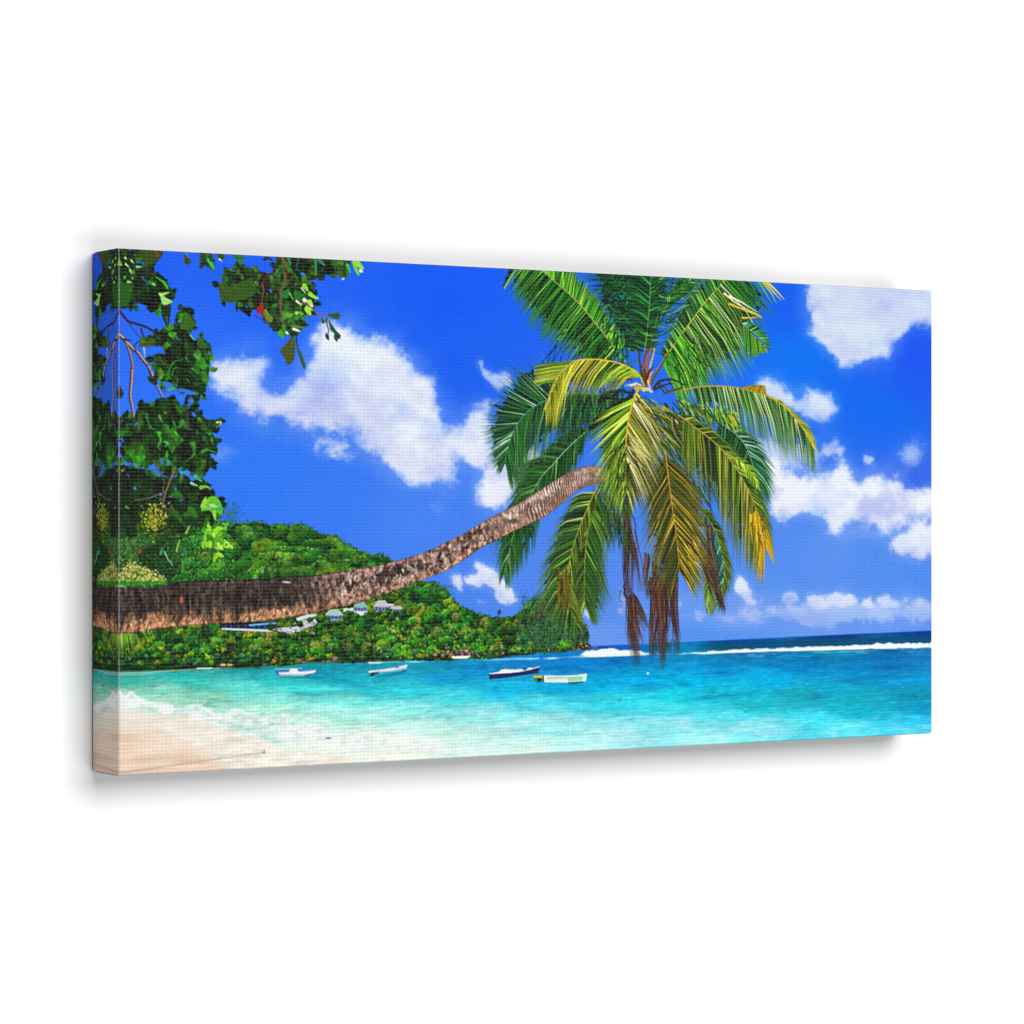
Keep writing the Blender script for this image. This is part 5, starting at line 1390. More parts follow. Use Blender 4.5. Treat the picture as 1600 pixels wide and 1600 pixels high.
for (x, y, l, t) in ((400, 160, 22, .9), (470, 190, 40, .9), (405, 230, 60, .8), (455, 300, 50, 1.1), (390, 385, 26, -1), (430, 432, 40, .1), (530, 262, 56, 0), (490, 310, 40, 1.1), (720, 455, 26, .6), (480, 390, 14, .3)):
    stroke(P(Z([(x, y), (x + math.cos(t) * l, y + math.sin(t) * l)], *W1)), 4, 1.2, pick([(60, 180, 60), (130, 200, 100), (160, 196, 110), (50, 150, 60)]), TREE)
stroke(P(Z([(590, 375), (625, 420), (655, 450)], *W1)), 2.4, 1.4, c255((60, 110, 190)), None, .9)
lf([(810, 700), (850, 690), (915, 700), (912, 800), (900, 890), (880, 952), (845, 900), (815, 800)], W1, (30, 46, 24))
stroke(P(Z([(870, 830), (878, 940)], *W1)), 2.4, .8, c255((70, 120, 170)), None, .8)
lf([(1080, 785), (1160, 832), (1198, 900), (1160, 950), (1090, 975), (1020, 960), (1040, 870)], W1, (58, 98, 28), None, [(1090, 790), (1080, 970)])
lf([(1260, 1055), (1330, 1110), (1342, 1180), (1280, 1190), (1225, 1160), (1218, 1085)], W1, (50, 94, 32), None, [(1240, 1070), (1320, 1180)])
lf([(560, 1165), (600, 1110), (700, 1085), (740, 1100), (700, 1160), (620, 1175)], W1, (70, 86, 30))
for (p, c, w) in (([(890, 1490), (910, 1410), (960, 1340), (1050, 1320)], (60, 140, 50), 4.5), ([(930, 1500), (950, 1430), (1000, 1400)], (50, 130, 50), 5), ([(1140, 1040), (1165, 1075), (1195, 1085)], (110, 200, 90), 4), ([(1190, 1270), (1240, 1300)], (70, 190, 90), 4),
                  ([(1090, 1300), (1120, 1350)], (60, 150, 60), 4), ([(1160, 1420), (1210, 1460)], (60, 170, 90), 4.5), ([(980, 1060), (1020, 1110)], (90, 140, 200), 3), ([(760, 1060), (800, 1080)], (60, 110, 60), 3), ([(1100, 1540), (1130, 1580)], (60, 140, 60), 3)):
    stroke(spline(P(Z(p, *W1)), 10), w * .8, w * .3, c255(c), TREE, .8)
for (p, c, w) in (([(640, 490), (660, 570), (700, 640), (745, 670)], (50, 130, 60), 4.5), ([(770, 690), (790, 740), (805, 790), (770, 850), (800, 890)], (70, 190, 60), 4), ([(850, 800), (885, 820), (850, 850)], (80, 200, 110), 5), ([(790, 510), (820, 580)], (100, 150, 80), 6), ([(850, 600), (900, 670), (930, 740)], (60, 130, 60), 3),
                  ([(950, 570), (965, 620), (975, 660)], (70, 140, 50), 5), ([(1060, 580), (1110, 640), (1160, 665)], (70, 120, 50), 4), ([(1150, 830), (1180, 910), (1215, 980)], (50, 120, 46), 5), ([(540, 980), (560, 1020)], (60, 180, 50), 7), ([(400, 730), (450, 720), (480, 690)], (60, 110, 40), 3), ([(1440, 580), (1490, 575), (1470, 615)], (220, 236, 190), 4),
                  ([(900, 210), (940, 190), (985, 195)], (80, 170, 50), 7), ([(1270, 915), (1330, 890), (1430, 925)], (70, 160, 60), 5), ([(1040, 1150), (1080, 1140), (1100, 1120)], (60, 190, 150), 5), ([(1200, 1200), (1240, 1230), (1270, 1250)], (80, 200, 60), 8), ([(1150, 1270), (1190, 1290), (1220, 1300)], (170, 226, 190), 6), ([(1260, 1320), (1320, 1310), (1360, 1330)], (140, 210, 60), 8),
                  ([(360, 1130), (395, 1115)], (170, 190, 100), 3), ([(890, 1500), (915, 1485)], (190, 200, 100), 3), ([(1020, 1470), (1070, 1450)], (70, 120, 190), 3), ([(510, 1330), (530, 1350), (525, 1365)], (80, 150, 220), 6), ([(430, 1175), (440, 1205)], (60, 90, 140), 5), ([(1030, 1160), (1040, 1220), (1050, 1280)], (110, 130, 80), 2), ([(1140, 1480), (1160, 1500)], (170, 200, 130), 3),
                  ([(1200, 1380), (1250, 1390)], (150, 90, 40), 4), ([(850, 470), (870, 465)], (170, 190, 80), 3)):
    stroke(spline(P(Z(p, *W2)), 10), w * .8, w * .3, c255(c), TREE, .8)
# blue sky seen through the leaves
for (x, y, w, h, a) in ((225, 0, 0, 0, 0), (335, 830, 22, 60, 0), (330, 970, 28, 30, 0), (450, 1045, 40, 14, .3), (500, 1060, 22, 30, .3), (700, 1090, 40, 40, .2), (690, 1120, 60, 14, .3), (815, 1020, 14, 70, .1), (890, 1040, 14, 60, -.4), (960, 1195, 40, 18, -.2), (1110, 1160, 34, 60, -.7), (1170, 1220, 26, 50, -.7), (740, 1165, 46, 10, .3), (840, 1190, 50, 12, .35),
                        (1050, 215, 60, 40, 0), (1150, 240, 60, 40, .2), (1040, 300, 40, 60, .3), (1140, 330, 40, 60, 0), (1180, 490, 30, 40, .6), (880, 140, 60, 44, .2), (780, 120, 20, 70, -.2), (880, 270, 36, 26, 0), (520, 600, 26, 20, -1), (440, 600, 34, 8, -.2), (545, 590, 20, 8, -.7), (340, 1450, 60, 10, 0), (930, 1420, 40, 20, -.2), (800, 1400, 16, 34, .2), (970, 1340, 14, 36, -.2), (850, 1530, 20, 30, 0)):
    if w:
        dab(*art(*Z([(x, y)], *W2)[0]), w / 7.27 * 1.05, h / 7.27 * .55, a, c255((62, 126, 236)), .9, 0)
twig([(720, 1010), (760, 1090), (810, 1180), (850, 1280)], W2, 3, 2, (84, 76, 50), None, BR)
twig([(970, 1090), (930, 1180), (890, 1290), (860, 1370), (840, 1460), (815, 1560)], W2, 3.4, 3, (96, 84, 60), (130, 116, 90), BR)
twig([(320, 1455), (480, 1462), (620, 1450), (730, 1420), (860, 1360)], W2, 1.8, 1.6, (100, 104, 76), None, BR)
twig([(1110, 470), (1105, 540), (1120, 600)], W2, 2, 1.6, (90, 76, 66), None, BR)
twig([(1080, 310), (1110, 320), (1160, 290)], W2, 1.4, 1, (60, 60, 60), None, BR)
twig([(1110, 320), (1120, 400)], W2, 1.4, 1, (60, 60, 60), None, BR)
# drop-shaped leaf on the fold
lf([(325, 145), (360, 200), (380, 240), (360, 290), (325, 305), (295, 300), (290, 200)], W2, (40, 50, 22))

# the brighter spray at the lower right of the tree and shrubs beneath
for (pts, c, v) in (([(1180, 1600), (1220, 1560), (1290, 1510), (1340, 1440), (1420, 1420), (1480, 1480), (1510, 1570), (1490, 1640), (1400, 1580)], (96, 190, 46), [(1200, 1590), (1460, 1480)]),
                    ([(1330, 1560), (1400, 1500), (1480, 1500), (1505, 1580), (1440, 1600)], (70, 176, 60), None), ([(1300, 1440), (1350, 1430), (1340, 1500), (1260, 1540)], (150, 206, 60), None), ([(1360, 1510), (1460, 1510), (1470, 1540), (1380, 1550)], (170, 216, 120), None)):
    lf(pts, W2, c, None, v)
lf([(1040, 190), (1080, 260), (1050, 290), (1020, 230)], W3, (120, 206, 70))
stroke(spline(P(Z([(870, 215), (890, 180), (940, 165), (1000, 190), (1040, 250)], *W3)), 14), 2.6, 1.6, c255((160, 206, 90)), TREE)
for i in range(26):
    x, y = Z([(rng.uniform(930, 1130), rng.uniform(300, 470))], *W3)[0]
    leaf(x, y, rng.uniform(10, 20), rng.uniform(7, 13), rng.normal(1.2, .7), pick([(150, 210, 40), (120, 196, 40), (90, 170, 40), (170, 220, 70), (50, 120, 36)]) * 255, TREE)
U3 = part('printed_shrub', TREE, 'yellow flowering bush just above the root end of the trunk')
for i in range(520):
    x, y = Z([(545 + rng.normal(0, 55), 285 + rng.normal(0, 62))], *W3)[0]
    dab(*art(x, y), rng.uniform(1, 2.4), rng.uniform(.7, 1.6), rng.uniform(0, 3), pick([(150, 160, 40), (190, 180, 50), (110, 140, 36), (60, 90, 24), (120, 100, 30), (200, 196, 90), (40, 70, 24)]), .9)
for i in range(900):
    x, y = Z([(rng.uniform(180, 470), rng.uniform(430, 640))], *W3)[0]
    dab(*art(x, y), rng.uniform(1, 2.6), rng.uniform(.7, 1.5), rng.uniform(0, 3), pick([(50, 100, 40), (80, 130, 50), (30, 76, 34), (20, 54, 26), (110, 140, 60), (60, 116, 70)]), .85)
for i in range(1000):
    x, y = Z([(rng.uniform(640, 1200), rng.uniform(300, 780))], *W3)[0]
    dab(*art(x, y), rng.uniform(1, 2.6), rng.uniform(.7, 1.6), rng.uniform(0, 3), pick([(30, 110, 40), (50, 140, 50), (20, 70, 30), (14, 50, 24), (80, 160, 60), (40, 120, 60), (110, 170, 60)]), .85)
leaves([(280, 0), (520, 0), (470, 200), (430, 330), (330, 400), (200, 420), (200, 0)], 34, 20, 38, [(16, 38, 14), (22, 48, 18), (28, 62, 22), (18, 44, 18)], TREE, W3)
leaves([(650, 190), (680, 40), (900, 60), (960, 200), (920, 330), (900, 480), (800, 420), (720, 480), (670, 400)], 46, 14, 28, [(22, 52, 18), (28, 66, 22), (36, 84, 26), (18, 42, 16), (44, 98, 30)], TREE, W3)
for i in range(300):
    x, y = Z([(rng.uniform(560, 720), rng.uniform(320, 640))], *W3)[0]
    dab(*art(x, y), rng.uniform(1, 2.6), rng.uniform(.8, 2), rng.uniform(0, 3), pick([(30, 60, 24), (20, 44, 18), (60, 80, 30), (40, 90, 34), (26, 36, 20)]), .7)
for i in range(46):
    x, y = Z([(1020 + rng.normal(0, 45), 410 + rng.normal(0, 48))], *W3)[0]
    leaf(x, y, rng.uniform(8, 17), rng.uniform(5, 10), rng.normal(1.2, .8), pick([(140, 206, 44), (120, 190, 40), (90, 166, 38), (160, 214, 70), (60, 130, 36)]) * 255, TREE, vein=False)
lf([(400, 545), (480, 500), (560, 485), (600, 560), (700, 640), (720, 720), (640, 790), (560, 720), (470, 660), (420, 640)], W3, (24, 50, 20), None, [(440, 540), (680, 720)])
lf([(400, 540), (470, 505), (430, 560), (410, 566)], W3, (150, 70, 40))
for i in range(420):
    x, y = Z([(rng.uniform(400, 760), rng.uniform(560, 800))], *W3)[0]
    dab(*art(x, y), rng.uniform(1, 2.8), rng.uniform(.8, 1.8), rng.uniform(0, 3), pick([(26, 60, 22), (18, 40, 16), (40, 96, 36), (60, 120, 50), (30, 76, 30), (22, 50, 20)]), .75)
for (p, c, w) in (([(620, 545), (650, 610), (690, 660)], (150, 210, 160), 2), ([(720, 540), (745, 450), (730, 500)], (150, 180, 90), 3), ([(785, 520), (805, 590), (812, 680)], (50, 120, 90), 4), ([(800, 390), (830, 330)], (170, 186, 100), 3), ([(590, 560), (600, 520)], (60, 140, 90), 5), ([(560, 210), (590, 270), (650, 310)], (70, 50, 30), 3), ([(570, 380), (660, 340)], (40, 34, 24), 5), ([(610, 0), (600, 180)], (90, 80, 50), 3),
                  ([(640, 190), (700, 190)], (80, 60, 28), 4), ([(300, 170), (325, 185)], (60, 140, 60), 4)):
    stroke(P(Z(p, *W3)), w, w * .5, c255(c), TREE)
bush = [(280, 780), (220, 740), (330, 640), (380, 625), (450, 680), (540, 720), (620, 765), (635, 810), (480, 830), (240, 835), (60, 820), (60, 780)]
fill(Z(bush, *W3), (70, 100, 36), U3, jig=FINE)
bp = np.array(Z(bush, *W3))
for i in range(1500):
    x, y = Z([(rng.uniform(180, 650), rng.uniform(615, 838))], *W3)[0]
    if inside(bp, np.array([x + rng.normal(0, 2.5)]), np.array([y + rng.normal(0, 2.5)]))[0]:
        low = y > 760 + 790 / 5.333 - 0
        dab(*art(x, y), rng.uniform(.9, 2.2), rng.uniform(.6, 1.3), rng.uniform(0, 3), pick([(206, 206, 110), (226, 222, 160), (150, 170, 60), (90, 120, 40), (60, 90, 30), (190, 180, 90)] if not low else [(60, 150, 40), (80, 170, 50), (40, 110, 34)]), .9, U3)
stroke(P([(170, 918), (185, 915.5), (196, 918)]), 3, 1, c255((196, 206, 150)), None, .9)

# ---------------------------------------------------------------- branch reaching in from the top edge
SPRAY = part('printed_branch', None, 'leafy branch hanging into the sky from the top edge, one leaf red')
S1 = [(150, 215), (190, 190), (260, 160), (330, 135), (360, 180), (430, 200), (520, 220), (590, 240), (700, 290), (720, 300), (680, 200), (640, 150), (660, 60), (740, 60), (1400, 90), (1380, 160), (1385, 230), (1340, 290), (1260, 260), (1180, 240), (1100, 250), (1060, 290), (990, 300), (1040, 370), (1020, 400), (1060, 470), (1030, 495),
      (1000, 480), (1030, 560), (1020, 610), (985, 670), (950, 620), (930, 660), (945, 750), (900, 790), (860, 870), (800, 860), (750, 810), (700, 880), (680, 830), (620, 800), (610, 760), (640, 700), (580, 720), (530, 660), (520, 600), (450, 560), (410, 600), (385, 680), (310, 620), (320, 590), (370, 575), (330, 520), (290, 500), (210, 520), (110, 510), (80, 470), (75, 350), (200, 290), (190, 250)]
fill(Z(S1, *W4), np.clip(c255((28, 52, 22)) + (fbm(18, 18, 81, 4) - .5)[..., None] * c255((50, 100, 40)), 0, 1), SPRAY, jig=(LOBED[0] * .35, LOBED[1] * .35))
leaves(S1, 330, 10, 28, [(30, 56, 22), (40, 84, 28), (24, 44, 20), (52, 92, 30), (34, 30, 22), (28, 24, 20), (46, 110, 40)], SPRAY, W4)
hol = np.clip((fbm(13, 15, 82, 4, .6) - .54) * 7, 0, 1) * (idm == SPRAY) * (1 - smooth(420, 470, TX) * .4)
img += (hol * .65)[..., None] * (c255((28, 22, 18)) - img)
fringe(70, SPRAY, (330, 520), (395, 530), [(30, 56, 22), (40, 84, 28), (24, 44, 20), (52, 92, 30)], 7, 14)
img *= (1 + (idm == SPRAY) * ((lv - .5) * .9 + (lv2 - .5) * 1.3))[..., None]
lf([(80, 340), (190, 300), (230, 400), (240, 520), (110, 510), (78, 440)], W4, (56, 84, 30), SPRAY, [(100, 360), (220, 500)])
lf([(190, 345), (290, 330), (380, 280), (400, 330), (440, 420), (370, 480), (280, 500), (215, 510)], W4, (50, 88, 30), SPRAY, [(230, 350), (330, 480)])
lf([(690, 440), (740, 370), (780, 380), (770, 470), (720, 480)], W4, (40, 120, 44), SPRAY)
lf([(820, 420), (880, 390), (930, 440), (930, 490), (850, 500)], W4, (40, 116, 44), SPRAY)
lf([(740, 640), (790, 600), (820, 640), (790, 680), (750, 670)], W4, (90, 170, 50), SPRAY)
lf([(780, 760), (930, 740), (940, 770), (860, 785)], W4, (90, 130, 40), SPRAY)
for (p, c, w) in (([(930, 360), (960, 400)], (140, 206, 50), 9), ([(985, 440), (1030, 470), (1060, 480)], (130, 216, 60), 8), ([(960, 590), (985, 640)], (150, 220, 70), 11), ([(980, 520), (1010, 560)], (170, 216, 90), 9), ([(850, 510), (890, 540), (910, 530)], (236, 232, 200), 4), ([(930, 500), (950, 510)], (240, 236, 210), 7),
                  ([(990, 570), (1010, 600)], (240, 226, 180), 6), ([(820, 790), (880, 810)], (236, 240, 210), 5), ([(850, 630), (910, 640)], (170, 206, 60), 6), ([(880, 650), (930, 700)], (50, 130, 60), 7), ([(900, 380), (940, 430)], (220, 230, 160), 3), ([(780, 430), (820, 500)], (80, 170, 80), 4), ([(1040, 100), (1050, 240)], (40, 140, 90), 5), ([(870, 80), (850, 180), (900, 230)], (30, 100, 60), 3), ([(1080, 100), (1130, 150)], (40, 130, 90), 7),
                  ([(1360, 150), (1385, 220)], (60, 180, 100), 6), ([(1430, 120), (1450, 200), (1470, 240)], (120, 200, 60), 9), ([(1450, 120), (1510, 180)], (150, 216, 60), 11), ([(1490, 205), (1510, 215)], (226, 226, 200), 6), ([(1220, 120), (1240, 200)], (40, 90, 50), 4), ([(770, 90), (790, 140)], (40, 130, 90), 6), ([(720, 760), (740, 850)], (50, 140, 60), 8), ([(690, 830), (710, 870)], (70, 160, 50), 10), ([(1310, 290), (1330, 280)], (200, 230, 190), 3),
                  ([(590, 405), (600, 420)], (60, 100, 180), 5), ([(910, 240), (930, 250)], (50, 120, 210), 6), ([(750, 825), (770, 840)], (220, 240, 230), 4)):
    stroke(spline(P(Z(p, *W4)), 8), w, w * .45, c255(c), SPRAY)
for (p, w0, w1, c) in (([(660, 60), (650, 150), (620, 220), (570, 250), (530, 290), (510, 350), (480, 375)], 5, 2.5, (70, 52, 38)), ([(500, 340), (520, 390), (510, 470), (500, 530)], 3, 2, (104, 76, 50)), ([(710, 80), (745, 150), (740, 250), (730, 340), (690, 410), (700, 500), (690, 590), (710, 680), (712, 760)], 5, 3, (110, 84, 60)),
                       ([(740, 200), (780, 280), (800, 360)], 4, 3, (60, 40, 34)), ([(900, 530), (950, 540), (1010, 590), (1060, 630), (1140, 660), (1160, 690)], 2.6, 2, (130, 100, 96)), ([(1150, 680), (1155, 740), (1170, 800), (1160, 860)], 2.2, 1.4, (40, 50, 40)), ([(430, 655), (500, 690), (580, 740), (620, 770)], 1.8, 1.6, (60, 60, 110)), ([(850, 880), (850, 930), (870, 960)], 2.6, 1.8, (44, 50, 60)),
                       ([(365, 175), (400, 190), (430, 210)], 2, 1.4, (50, 60, 40)), ([(530, 90), (560, 75), (600, 95)], 5, 3, (40, 44, 34)), ([(640, 150), (625, 220)], 6, 4, (50, 44, 60))):
    stroke(spline(P(Z(p, *W4)), 16), w0, w1, c255(c), SPRAY)
lf([(450, 600), (480, 550), (500, 510), (530, 600), (525, 650), (490, 640), (455, 620)], W4, (150, 40, 34), SPRAY, [(498, 520), (500, 640)])
for (x, y) in ((470, 590), (500, 570), (515, 620), (485, 620)):
    dab(*art(*Z([(x, y)], *W4)[0]), 2, 1.4, .5, c255((190, 60, 50)), .6)
lf([(525, 600), (580, 580), (615, 670), (595, 725), (540, 690)], W4, (104, 124, 46), SPRAY, [(540, 600), (590, 715)])
lf([(690, 1010), (740, 940), (800, 870), (835, 900), (835, 1000), (820, 1100), (770, 1150), (745, 1130), (735, 1080)], W4, (72, 84, 34), SPRAY, [(820, 880), (765, 1140)])
lf([(850, 960), (870, 960), (900, 1040), (935, 1150), (925, 1195), (895, 1130), (865, 1030)], W4, (50, 92, 60), SPRAY)
lf([(1160, 655), (1210, 625), (1265, 625), (1285, 660), (1260, 692), (1210, 680)], W4, (52, 90, 50), SPRAY)
lf([(1095, 690), (1125, 675), (1140, 710), (1110, 740)], W4, (60, 100, 50), SPRAY)
lf([(1140, 840), (1160, 820), (1175, 860), (1175, 905), (1145, 880)], W4, (30, 80, 60), SPRAY)
lf([(1165, 700), (1195, 730), (1240, 800), (1290, 850), (1285, 885), (1265, 890), (1258, 918), (1225, 880), (1225, 830), (1190, 800)], W4, (34, 92, 70), SPRAY, [(1180, 710), (1250, 900)])
# loose leaves along the top edge
TOPL = part('printed_branch', None, 'small leaf clusters cut by the top edge near the left corner')
lf([(1075, 100), (1105, 140), (1140, 180), (1142, 220), (1110, 240), (1075, 225), (1070, 170)], W1, (64, 66, 40), TOPL)
stroke(P(Z([(1080, 105), (1110, 150)], *W1)), 2, 1, c255((110, 150, 80)), TOPL)
tl = [(1240, 95), (1330, 95), (1380, 110), (1400, 170), (1390, 210), (1420, 270), (1410, 292), (1360, 270), (1340, 240), (1310, 200), (1290, 240), (1270, 290), (1235, 280), (1250, 180)]
fill(Z(tl, *W1), (36, 74, 30), TOPL, jig=(LOBED[0] * .3, LOBED[1] * .3))
leaves(tl, 40, 8, 18, [(30, 60, 24), (50, 96, 34), (24, 44, 20)], TOPL, W1)
lf([(1450, 100), (1560, 105), (1540, 140), (1500, 190), (1470, 170), (1455, 150)], W1, (44, 84, 30), TOPL)
stroke(P(Z([(1470, 175), (1500, 195)], *W1)), 3, 1.4, c255((226, 230, 150)), TOPL)
stroke(P(Z([(1340, 180), (1390, 270)], *W1)), 4, 2.4, c255((70, 190, 100)), TOPL)
lf([(210, 45), (340, 50), (345, 80), (300, 105), (240, 85)], W4, (44, 110, 36), TOPL)
lf([(0, 60), (20, 80), (0, 110)], W4, (50, 110, 50), TOPL)
stroke(P(Z([(0, 130), (25, 190)], *W4)), 5, 2, c255((60, 180, 100)), TOPL)
stroke(P(Z([(1600, 300), (1640, 310)], *W1)), 4, 2, c255((60, 120, 60)), TOPL)
# a cloud that falls into separate puffs becomes one part per puff
def pieces(mask):
    c_ = np.argwhere(mask)
    left = set(map(tuple, c_))
    out_ = []
    while left:
        seed_ = left.pop()
        comp, todo = [seed_], [seed_]
        while todo:
            y, x = todo.pop()
            for q_ in ((y + 1, x), (y - 1, x), (y, x + 1), (y, x - 1)):
                if q_ in left:
                    left.discard(q_)
                    comp.append(q_)
                    todo.append(q_)
        out_.append(comp)
    return sorted(out_, key=len, reverse=True)


for k in range(len(PARTS)):
    if PARTS[k] in ('printed_cloud', 'printed_branch'):
        for comp in pieces(idm == k)[1:]:
            q_ = np.array(comp)
            if len(comp) > 250:
                idm[q_[:, 0], q_[:, 1]] = part(PARTS[k], PARENT[k])
            elif PARTS[k] == 'printed_cloud':
                idm[q_[:, 0], q_[:, 1]] = 0

# the picture was printed from a crisply sharpened photograph
solid = smooth(.4, .6, blur((idm >= HILL).astype(np.float32), 1))[..., None]
for amt, rad in ((.30, 1), (.22, 4)):
    soft_ = np.stack([blur(img[..., k], rad) for k in range(3)], -1)
    img += amt * (img - soft_) * (.25 + .75 * solid)
# a little print grain
img += (np.random.default_rng(90).normal(0, .010, (AH, AW, 1))).astype(np.float32)
np.clip(img, 0, 1, out=img)

# ================================================================ the 3D scene
import bpy
from mathutils import Vector

DOT = 0.6096 / AW                      # metres per artwork dot: canvas 0.61 x 0.305 m
CW_, CH_ = 0.6096, 0.3048
DEPTH = WRAP * DOT                     # canvas depth, about 36 mm
EDGE_R = 0.0016                        # radius of the folded edges
CORNER_R = 0.0016
WALL_GAP = 0.0015
HANG_Z = 1.5                           # height of the canvas centre on the wall
FRONT_Y = -(DEPTH + WALL_GAP)          # wall is the plane y = 0, the room is at y < 0
LIGHT = 1.26                           # light falling on the canvas: ink colour = seen colour / this

C = bpy.context.scene.collection
scene = bpy.context.scene


def srgb_to_lin(c):
    return np.where(c <= 0.04045, c / 12.92, ((np.maximum(c, 0) + 0.055) / 1.055) ** 2.4)


# ---- rows and columns of the woven sheet, folded round the four edges
u = np.concatenate([np.arange(-WRAP, AW + 1), np.linspace(AW + 8, AW + WRAP, 12)]).astype(float)
v = np.concatenate([np.linspace(-WRAP, -8, 12), np.arange(0, AH + 1), np.linspace(AH + 8, AH + WRAP, 12)]).astype(float)


def fold(t, length):
    """distance along the cloth -> (distance from the edge of the front, depth behind it)"""
    e = np.minimum(t, length * 1.0 - t) * DOT      # metres inside the nearer edge (negative = on the side)
    a = EDGE_R * math.pi / 4
    th = np.clip((a - e) / EDGE_R, 0, math.pi / 2)
    half = length * DOT / 2
    pos = EDGE_R - EDGE_R * np.sin(th) + np.maximum(e - a, 0) * (half - EDGE_R) / (half - a)
    dep = EDGE_R - EDGE_R * np.cos(th) + np.maximum(-a - e, 0)
    return np.where(t < length / 2, pos, length * DOT - pos), np.minimum(dep, DEPTH)


xu, zu = fold(u, AW)
yv, zv = fold(v, AH)
X = np.repeat(xu[None, :], len(v), 0)
Yv = np.repeat(yv[:, None], len(u), 1)
D = np.minimum(zu[None, :] + zv[:, None], DEPTH)


def round_corner(p, q, lp, lq, r):
    """pull a square corner of the rectangle (0..lp, 0..lq) in to a quarter circle of radius r"""
    dp = np.minimum(p, lp - p)
    dq = np.minimum(q, lq - q)
    a = np.clip(r - dp, 0, None)
    b = np.clip(r - dq, 0, None)
    n = np.hypot(a, b)
    k = np.where(n > 1e-9, np.maximum(a, b) / np.maximum(n, 1e-9), 1)
    ndp = np.where((a > 0) & (b > 0), r - a * k, dp)
    ndq = np.where((a > 0) & (b > 0), r - b * k, dq)
    return np.where(p < lp / 2, ndp, lp - ndp), np.where(q < lq / 2, ndq, lq - ndq)


front = (u[None, :] >= 0) & (u[None, :] <= AW) & (v[:, None] >= 0) & (v[:, None] <= AH)
right = (u[None, :] > AW / 2) & front
fx, fy = round_corner(X, Yv, CW_, CH_, CORNER_R)
X, Yv = np.where(right, fx, X), np.where(right, fy, Yv)
lside = (u[None, :] < 0) & (v[:, None] >= 0) & (v[:, None] <= AH)
back = D > DEPTH - CORNER_R
# the back corners of the folded side are rounded where the cloth is tucked in
q = np.clip((D - (DEPTH - .003)) / .003, 0, 1)
tuck = .0014 * (1 - np.sqrt(np.clip(1 - q * q, 0, 1)))
yin = np.clip(1 - np.minimum(Yv, CH_ - Yv) / .004, 0, 1)
Yv = np.where(lside, Yv + np.where(Yv < CH_ / 2, 1, -1) * tuck * yin, Yv)

# world positions relative to the centre of the front face
co = np.stack([X - CW_ / 2, D, CH_ / 2 - Yv], -1).reshape(-1, 3)


def mirror(t, length):
    t = np.where(t < 0, -t, t)
    return np.where(t > length, 2 * length - t, t)


ui = np.clip(mirror(u, AW) - .5, 0, AW - 1)
vi = np.clip(mirror(v, AH) - .5, 0, AH - 1)
u0, v0 = ui.astype(int), vi.astype(int)
u1, v1 = np.minimum(u0 + 1, AW - 1), np.minimum(v0 + 1, AH - 1)
fu, fv = (ui - u0)[None, :, None], (vi - v0)[:, None, None]
seen = (img[v0][:, u0] * (1 - fu) + img[v0][:, u1] * fu) * (1 - fv) + (img[v1][:, u0] * (1 - fu) + img[v1][:, u1] * fu) * fv
ink = srgb_to_lin(seen) / LIGHT
# edge highlight painted into the ink as a pale line along the left-hand fold
fold_highlight = np.exp(-((u + .3) / .8) ** 2)[None, :] * (v[:, None] >= 0) * (v[:, None] <= AH)
fold_highlight = fold_highlight * (.30 + .55 * np.random.default_rng(5).random((len(v), 1)))
ink = ink + fold_highlight[..., None] * .8 * (np.array([.70, .70, .66]) - ink)
# top, bottom and far wraps greyed and darkened to keep their bounce light neutral
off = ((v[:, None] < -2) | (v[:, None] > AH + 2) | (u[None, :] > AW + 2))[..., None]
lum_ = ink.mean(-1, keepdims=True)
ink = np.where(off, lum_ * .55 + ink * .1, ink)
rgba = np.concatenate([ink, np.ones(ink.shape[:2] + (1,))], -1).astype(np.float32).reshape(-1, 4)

nu, nv = len(u), len(v)
jj, ii = np.mgrid[0:nv - 1, 0:nu - 1]
cu, cv = (u[:-1] + u[1:]) / 2, (v[:-1] + v[1:]) / 2
keep = ~(((cu < 0) | (cu > AW))[None, :] & ((cv < 0) | (cv > AH))[:, None])
fid = idm[np.clip(mirror(cv, AH).astype(int), 0, AH - 1)][:, np.clip(mirror(cu, AW).astype(int), 0, AW - 1)]
base_i = jj * nu + ii
quads = np.stack([base_i, base_i + nu, base_i + nu + 1, base_i + 1], -1)


# ---- materials
def new_mat(name):
    m = bpy.data.materials.new(name)
    m.use_nodes = True
    nt = m.node_tree
    for n in list(nt.nodes):
        nt.nodes.remove(n)
    out = nt.nodes.new('ShaderNodeOutputMaterial')
    b = nt.nodes.new('ShaderNodeBsdfPrincipled')
    nt.links.new(b.outputs['BSDF'], out.inputs['Surface'])
    return m, nt, b


def math_node(nt, op, a, b=None, c=None):
    n = nt.nodes.new('ShaderNodeMath')
    n.operation = op
    for i, x in enumerate((a, b, c)):
        if x is None:
            continue
        if isinstance(x, (int, float)):
            n.inputs[i].default_value = x
        else:
            nt.links.new(x, n.inputs[i])
    return n.outputs[0]


THREAD_U, THREAD_V = 0.0027, 0.0021     # spacing of the weave across and down


